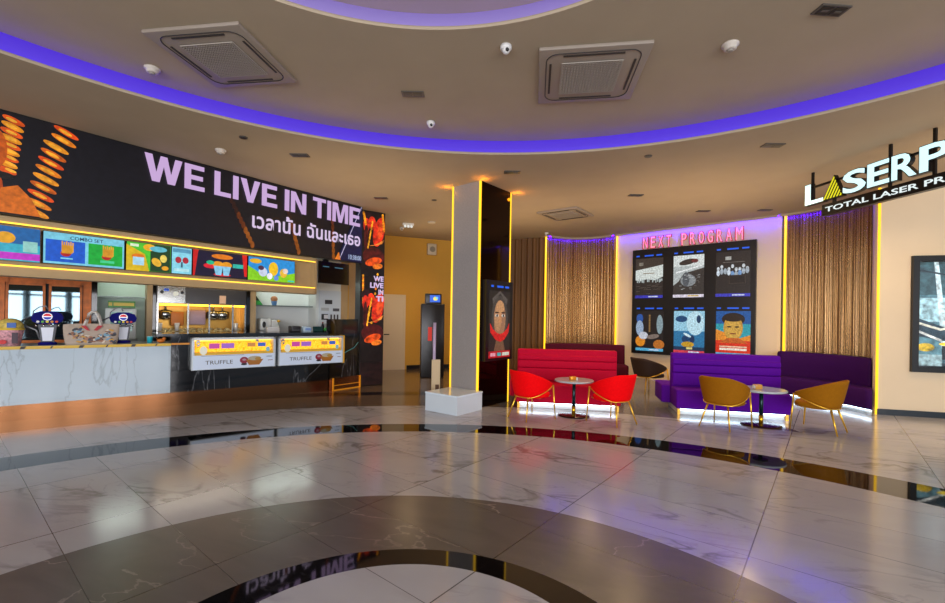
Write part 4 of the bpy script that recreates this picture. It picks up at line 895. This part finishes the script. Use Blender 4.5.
# ------------------------------------------------------------------ benches
def velvet(n, c, c2=None):
    m = mat(n, c, rough=.75, spec=.15, noise=.06, nscale=30); return m
M_crim = velvet('crimson_velvet', 'b8002e'); M_viol = velvet('violet_velvet', '560094'); M_maroon = velvet('maroon_velvet', '4a0820'); M_dviol = velvet('dark_violet_velvet', '34064c')
M_under = mat('underseat_light', 'ffffff', emit=2.4, ecol='d8f0ff')
def bench(name, a, b_, label, m, depth=.45, h=1.0, both=True):
    pl = Pl(a, b_); L = (Vector(b_)-Vector(a)).length
    t = thing(name, (a[0], a[1], 0), pl.rz, label, 'bench')
    # local: x along, y into depth; front at y=0
    b = MB(); b.box(0, L, 0, depth+.06, .10, .42, .03); s_ = b.build('seat', m, t)
    b = MB(); b.box(0, L, depth, depth+.16, .12, h, .03); 
    bk = b.build('backrest', m, t)
    for z0, z1 in ((.44, .66), (.665, .80), (.805, .90)):
        b = MB(); b.box(.01, L-.01, depth-.045, depth+.03, z0, z1, .022); b.build('back_cushion', m, t)
    if both:
        b = MB(); b.box(-.14, L, depth+.12, depth+.80, .10, .42, .03); b.build('rear_seat', m, t)
    b = MB(); b.box(.05, L-.05, .10, depth+.55 if both else depth, 0, .10); p = b.build('lit_plinth', M_whitep, t)
    b = MB(); b.box(.06, L-.06, .06, .075, .085, .099); b.build('plinth_light', mat('plinth_led', 'ffffff', emit=9, ecol='d0ecff'), t)
    for x in (.03, L-.07):
        b = MB(); b.box(x, x+.04, .05, .09, 0, .10); b.build('foot', mat('brass_foot', 'd0a040', rough=.3, metal=.8), t)
    return t
bench('red_bench', (.77, 7.66), (2.52, 7.39), 'bright crimson double-sided bench with ribbed back behind the red chairs', M_crim)
bench('violet_bench', (3.40, 7.29), (5.04, 6.90), 'vivid violet double-sided bench with ribbed back behind the ochre chairs', M_viol, depth=.42)
def arc_bench(name, p, q, sag, label, m, depth, h, lit=True, slant=0):
    n = 18; base = arc_pts(p, q, sag, n); o = Vector(p); t = thing(name, (p[0], p[1], 0), 0, label, 'bench')
    d = (Vector(q)-o).normalized(); nr = Vector((d.y, -d.x)); P = [c-o for c in base]
    def sweep(prof):     # prof: list of (dist in front of wall, z)
        b = MB(); k = len(prof); rows = [[((c+nr*y).x+d.x*y*slant*max(0, i/n-.5)*2, (c+nr*y).y+d.y*y*slant*max(0, i/n-.5)*2, z) for y, z in prof] for i, c in enumerate(P)]
        b.grid(rows, True, True); b.add(rows[0], [list(range(k))]); b.add(rows[-1], [list(range(k))[::-1]]); return b
    sweep([(.07, .12), (.07, h), (.10, h+.015), (.20, h+.01), (.23, h-.02), (.24, .7), (.26, .5), (.26, .12)]).build('backrest', m, t)
    sweep([(.2, .10), (depth, .10), (depth+.02, .14), (depth+.02, .40), (depth-.02, .44), (.2, .44)]).build('seat', m, t)
    sweep([(.15, 0), (depth-.12, 0), (depth-.12, .1), (.15, .1)]).build('lit_plinth', M_whitep, t)
    if lit: sweep([(depth-.09, .08), (depth-.075, .08), (depth-.075, .097), (depth-.09, .097)]).build('plinth_light', mat('plinth_led2', 'ffffff', emit=9, ecol='d0ecff'), t)
    return t
arc_bench('wall_bench', (1.95, 11.75), (3.93, 11.45), .34, 'dark maroon curved bench along the rippled wall behind the red bench', M_maroon, .75, .90)
arc_bench('wall_bench', (6.80, 9.55), (7.28, 8.02), .18, 'dark violet curved bench against the rippled wall beside the golden line', M_dviol, .68, .93, slant=.62)

# ------------------------------------------------------------------ ceiling fittings
M_cass = mat('cassette_plastic', '92877a', rough=.5); M_grl = mat('grille_dark', '2c2824', rough=.6); M_grm = mat('grille_mesh', 'a49c90', rough=.5)
def cassette(loc, rz, s, label):
    t = thing('air_conditioner', loc, rz, label, 'air conditioner', None); h = s/2
    b = MB(); b.box(-h, h, -h, h, -.035, 0, .008); b.build('fascia', M_cass, t)
    b = MB()
    for a in range(4):
        b.M = Matrix.Rotation(a*PI/2, 4, 'Z'); b.box(-h*.55, h*.55, h*.76, h*.80, -.041, -.034)
    b.build('air_outlet', M_grl, t)
    b = MB(); g = h*.56; b.box(-g, g, -g, g, -.040, -.034); gr = b.build('grille', M_grl, t)
    b = MB()
    for i in range(21):
        x = -g+2*g*i/20; b.box(x-.006, x+.006, -g, g, -.048, -.040); b.box(-g, g, x-.006, x+.006, -.048, -.040)
    b.build('grille_mesh', M_grm, gr)
    b = MB(); k = h*.86; r_ = []
    for (cx, cy, a0) in ((k-.12, k-.12, 0), (-k+.12, k-.12, PI/2), (-k+.12, -k+.12, PI), (k-.12, -k+.12, 3*PI/2)):
        for j in range(6): a = a0+PI/2*j/5; r_.append((cx+.12*math.cos(a), cy+.12*math.sin(a), -.037))
    r_.append(r_[0]); b.tube(r_, .005, 6); b.build('panel_seam', M_grl, t)
    return t
cassette((-2.55, 4.48, H1), math.radians(-8), .98, 'square ceiling air conditioner at upper left above the banner')
cassette((1.20, 4.69, H1), math.radians(-8), 1.06, 'square ceiling air conditioner right of the picture centre')
cassette((2.03, 9.80, H), math.radians(-37), .94, 'small far ceiling air conditioner above the red bench')
M_dl = mat('downlight_black', '0c0c0c', rough=.3); M_dlf = mat('downlight_frame', '4c4842', rough=.4)
def downlight(loc, rz, label, n=2, s=.10):
    t = thing('downlight', loc, rz, label, 'downlight', 'black recessed ceiling downlights'); L = n*s*1.15
    b = MB(); b.box(-L/2-.015, L/2+.015, -s/2-.012, s/2+.012, -.012, 0); b.build('frame', M_dlf, t)
    for i in range(n):
        x = -L/2+s*1.15*(i+.5); b = MB(); b.box(x-s*.5, x+s*.5, -s*.45, s*.45, -.016, -.011); w_ = b.build('lamp_well', M_dl, t)
        b = MB(); b.box(x-s*.3, x+s*.3, -s*.12, s*.12, -.019, -.015); b.build('lens', M_dlf, w_)
    return t
for loc, rz, lb in (((-.74, 5.16, H1), .0, 'twin downlight in the recess left of the centre air conditioner'), ((2.95, 3.67, H1), .08, 'twin downlight nearest the top right, inside the recess'),
                    ((-2.58, 6.48, H), .0, 'downlight pair above the banner title'), ((3.95, 5.84, H), .0, 'downlight pair left of the hanging sign'), ((.6, 7.08, H), 0, 'downlight pair above the column'),
                    ((3.03, 8.27, H), 0, 'downlight pair between the far air conditioner and the violet band'), ((6.09, 9.22, H), 0, 'downlight pair above the poster wall right side'), ((4.88, 9.38, H), 0, 'downlight pair above the NEXT PROGRAM letters'), ((-1.86, 8.76, H), .0, 'downlight pair left of the column near the banner end')):
    downlight(loc, rz, lb)
def spot(loc, label, r=.05):
    t = thing('spotlight', loc, 0, label, 'spotlight', 'small round black ceiling spots'); b = MB(); b.lathe([(r, -.012), (r*1.1, 0)], 20); b.build('ring', M_dlf, t)
    b = MB(); b.lathe([(r*.75, -.016), (r*.75, -.010)], 20); b.build('lens', M_dl, t)
spot((2.48, 6.3, H), 'small round spot just right of the far air conditioner'); spot((-3.09, 5.86, H), 'small round spot above the start of the banner title'); spot((-.81, 8.85, H), 'small round spot just left of the column')
def detector(loc, label):
    t = thing('smoke_detector', loc, 0, label, 'smoke detector', 'white round smoke detectors'); m = mat('detector_white', 'c8c0b4', rough=.5)
    b = MB(); b.lathe([(.04, -.055), (.055, -.045), (.06, -.02), (.075, -.015), (.075, 0)], 24); b.build('housing', m, t)
    b = MB(); b.lathe([(.02, -.07), (.032, -.055)], 16); b.build('sensor', mat('sensor_grey', '908a80'), t)
detector((2.39, 4.15, H1), 'smoke detector right of the centre air conditioner'); detector((-3.47, 4.71, H1), 'smoke detector beside the left air conditioner'); detector((-3.66, 6.33, H), 'smoke detector on the outer ceiling above the banner')
def dome(loc, label):
    t = thing('dome_camera', loc, 0, label, 'security camera', 'ceiling security cameras'); b = MB(); b.lathe([(.045, -.04), (.055, -.03), (.055, 0)], 24); b.build('mount', mat('camera_white', 'd8d8d4', rough=.3), t)
    b = MB(); b.ball((0, -.01, -.045), .04, 16); b.build('eyeball', mat('camera_white', 'd8d8d4'), t)
    b = MB(); b.ball((.008, -.035, -.055), .02, 12); b.build('lens', mat('camera_lens', '08080a', rough=.1), t)
dome((-.60, 5.9, H1), 'white security camera just inside the violet ceiling band'); dome((.28, 4.23, H1), 'white security camera nearer the inner ceiling ring')
dome((-1.9, 11.6, H), 'small security camera in front of the ochre wall'); dome((1.98, 12.0, H), 'small security camera near the left golden line of the rippled wall')
t = thing('emergency_ceiling_light', (-1.66, 11.1, H), .3, 'white emergency light bar on the ceiling near the ochre wall', 'light')
b = MB(); b.box(-.14, .14, -.04, .04, -.05, 0); b.build('housing', mat('light_white', 'd8d8d0'), t)
for k in (-.08, .0, .08):
    b = MB(); b.ball((k, -.03, -.08), .035, 10); b.build('lamp_head', glow('f0f0e8', .9), t)
b = MB(); b.lathe([(.09, -.03), (.1, 0)], 20); b.build('ceiling_disc', mat('disc_white', 'c8c0b0'), None); o = C.objects['ceiling_disc']; o.location = (-1.05, 10.9, H); tag(o, 'flat white disc on the ceiling right of the emergency light', 'ceiling speaker')

# ------------------------------------------------------------------ lights
def area(name, loc, rot, sx, sy, e, col):
    l = bpy.data.lights.new(name, 'AREA'); l.shape = 'RECTANGLE'; l.size = sx; l.size_y = sy; l.energy = e; l.color = lin(col)[:3]
    o = bpy.data.objects.new(name, l); C.objects.link(o); o.location = loc; o.rotation_euler = rot; return o
area('window_daylight', (0, -6.0, 2.1), (math.radians(90), 0, 0), 18, 3.4, 1900, 'f8f6fa')
for i, (x, y, e, sz) in enumerate(((.8, 9.6, 46, 3), (4.2, 8.2, 50, 3), (6.4, 5.2, 34, 2.5), (-2.0, 7.6, 30, 2.5), (-1.2, 11.3, 14, 1.5))): area('added_ceiling_fill', (x, y, 2.7), (math.radians(180), 0, 0), sz, sz, e*.62, 'ffd8a8')  # unseen upward fill lights, added to warm and lift the back ceiling
def ptl(name, loc, e, col, r=.05, spot=None):
    l = bpy.data.lights.new(name, 'SPOT' if spot else 'POINT'); l.energy = e; l.color = lin(col)[:3]; l.shadow_soft_size = r
    if spot: l.spot_size = math.radians(spot); l.spot_blend = .8
    o = bpy.data.objects.new(name, l); C.objects.link(o); o.location = loc; return o
for x, y, e in ((-1.6, 11.4, 130), (-.2, 10.6, 90), (2.9, 10.7, 190), (3.0, 8.3, 110), (5.4, 8.6, 150), (4.9, 7.2, 70), (1.6, 7.2, 80), (6.9, 6.0, 130)): ptl('added_spot_fill', (x, y, H-.06), e, 'ffd8a0', .2, 150)  # unseen spots without fittings, added to brighten the far walls and seating
for (s_, o_) in ((0, .10), (.917, .10), (0, -.70)): p = COL.at(s_-.05 if s_ == 0 else s_+.06, o_); ptl('column_glow', (p[0], p[1], H-.10), 2.2, 'ff9a10', .03)
b = MB(); b.M = KIT.M(); b.box(-2, 1.0, .02, .05, 2.22, 2.24); struct(b.build('trim_26', glow('fff0d8', 20)))
b = MB(); b.M = KIT.M(); b.box(1.9, 3.5, -.25, -.22, 2.14, 2.16); struct(b.build('trim_27', glow('fff0d8', 22)))

w = bpy.data.worlds.new('daylight'); bpy.context.scene.world = w; w.use_nodes = True
bg = w.node_tree.nodes['Background']; bg.inputs[0].default_value = lin('c8d8ec'); bg.inputs[1].default_value = .8

# ------------------------------------------------------------------ camera
cam = bpy.data.cameras.new('camera'); co = bpy.data.objects.new('camera', cam); C.objects.link(co)
cam.sensor_width = 36; cam.lens = 440/945*36; cam.shift_y = 16.5/945; cam.clip_start = .05
co.matrix_world = Matrix.Translation((0, 0, 1.55)) @ Matrix.Rotation(math.radians(90), 4, 'X') @ Matrix.Rotation(.016, 4, 'Z')
sc = bpy.context.scene; sc.camera = co
sc.view_settings.view_transform = 'Standard'; sc.view_settings.look = 'None'; sc.view_settings.gamma = 1; sc.view_settings.use_curve_mapping = False
sc.view_settings.exposure = 0
sc.cycles.max_bounces = 8; sc.cycles.sample_clamp_indirect = 6
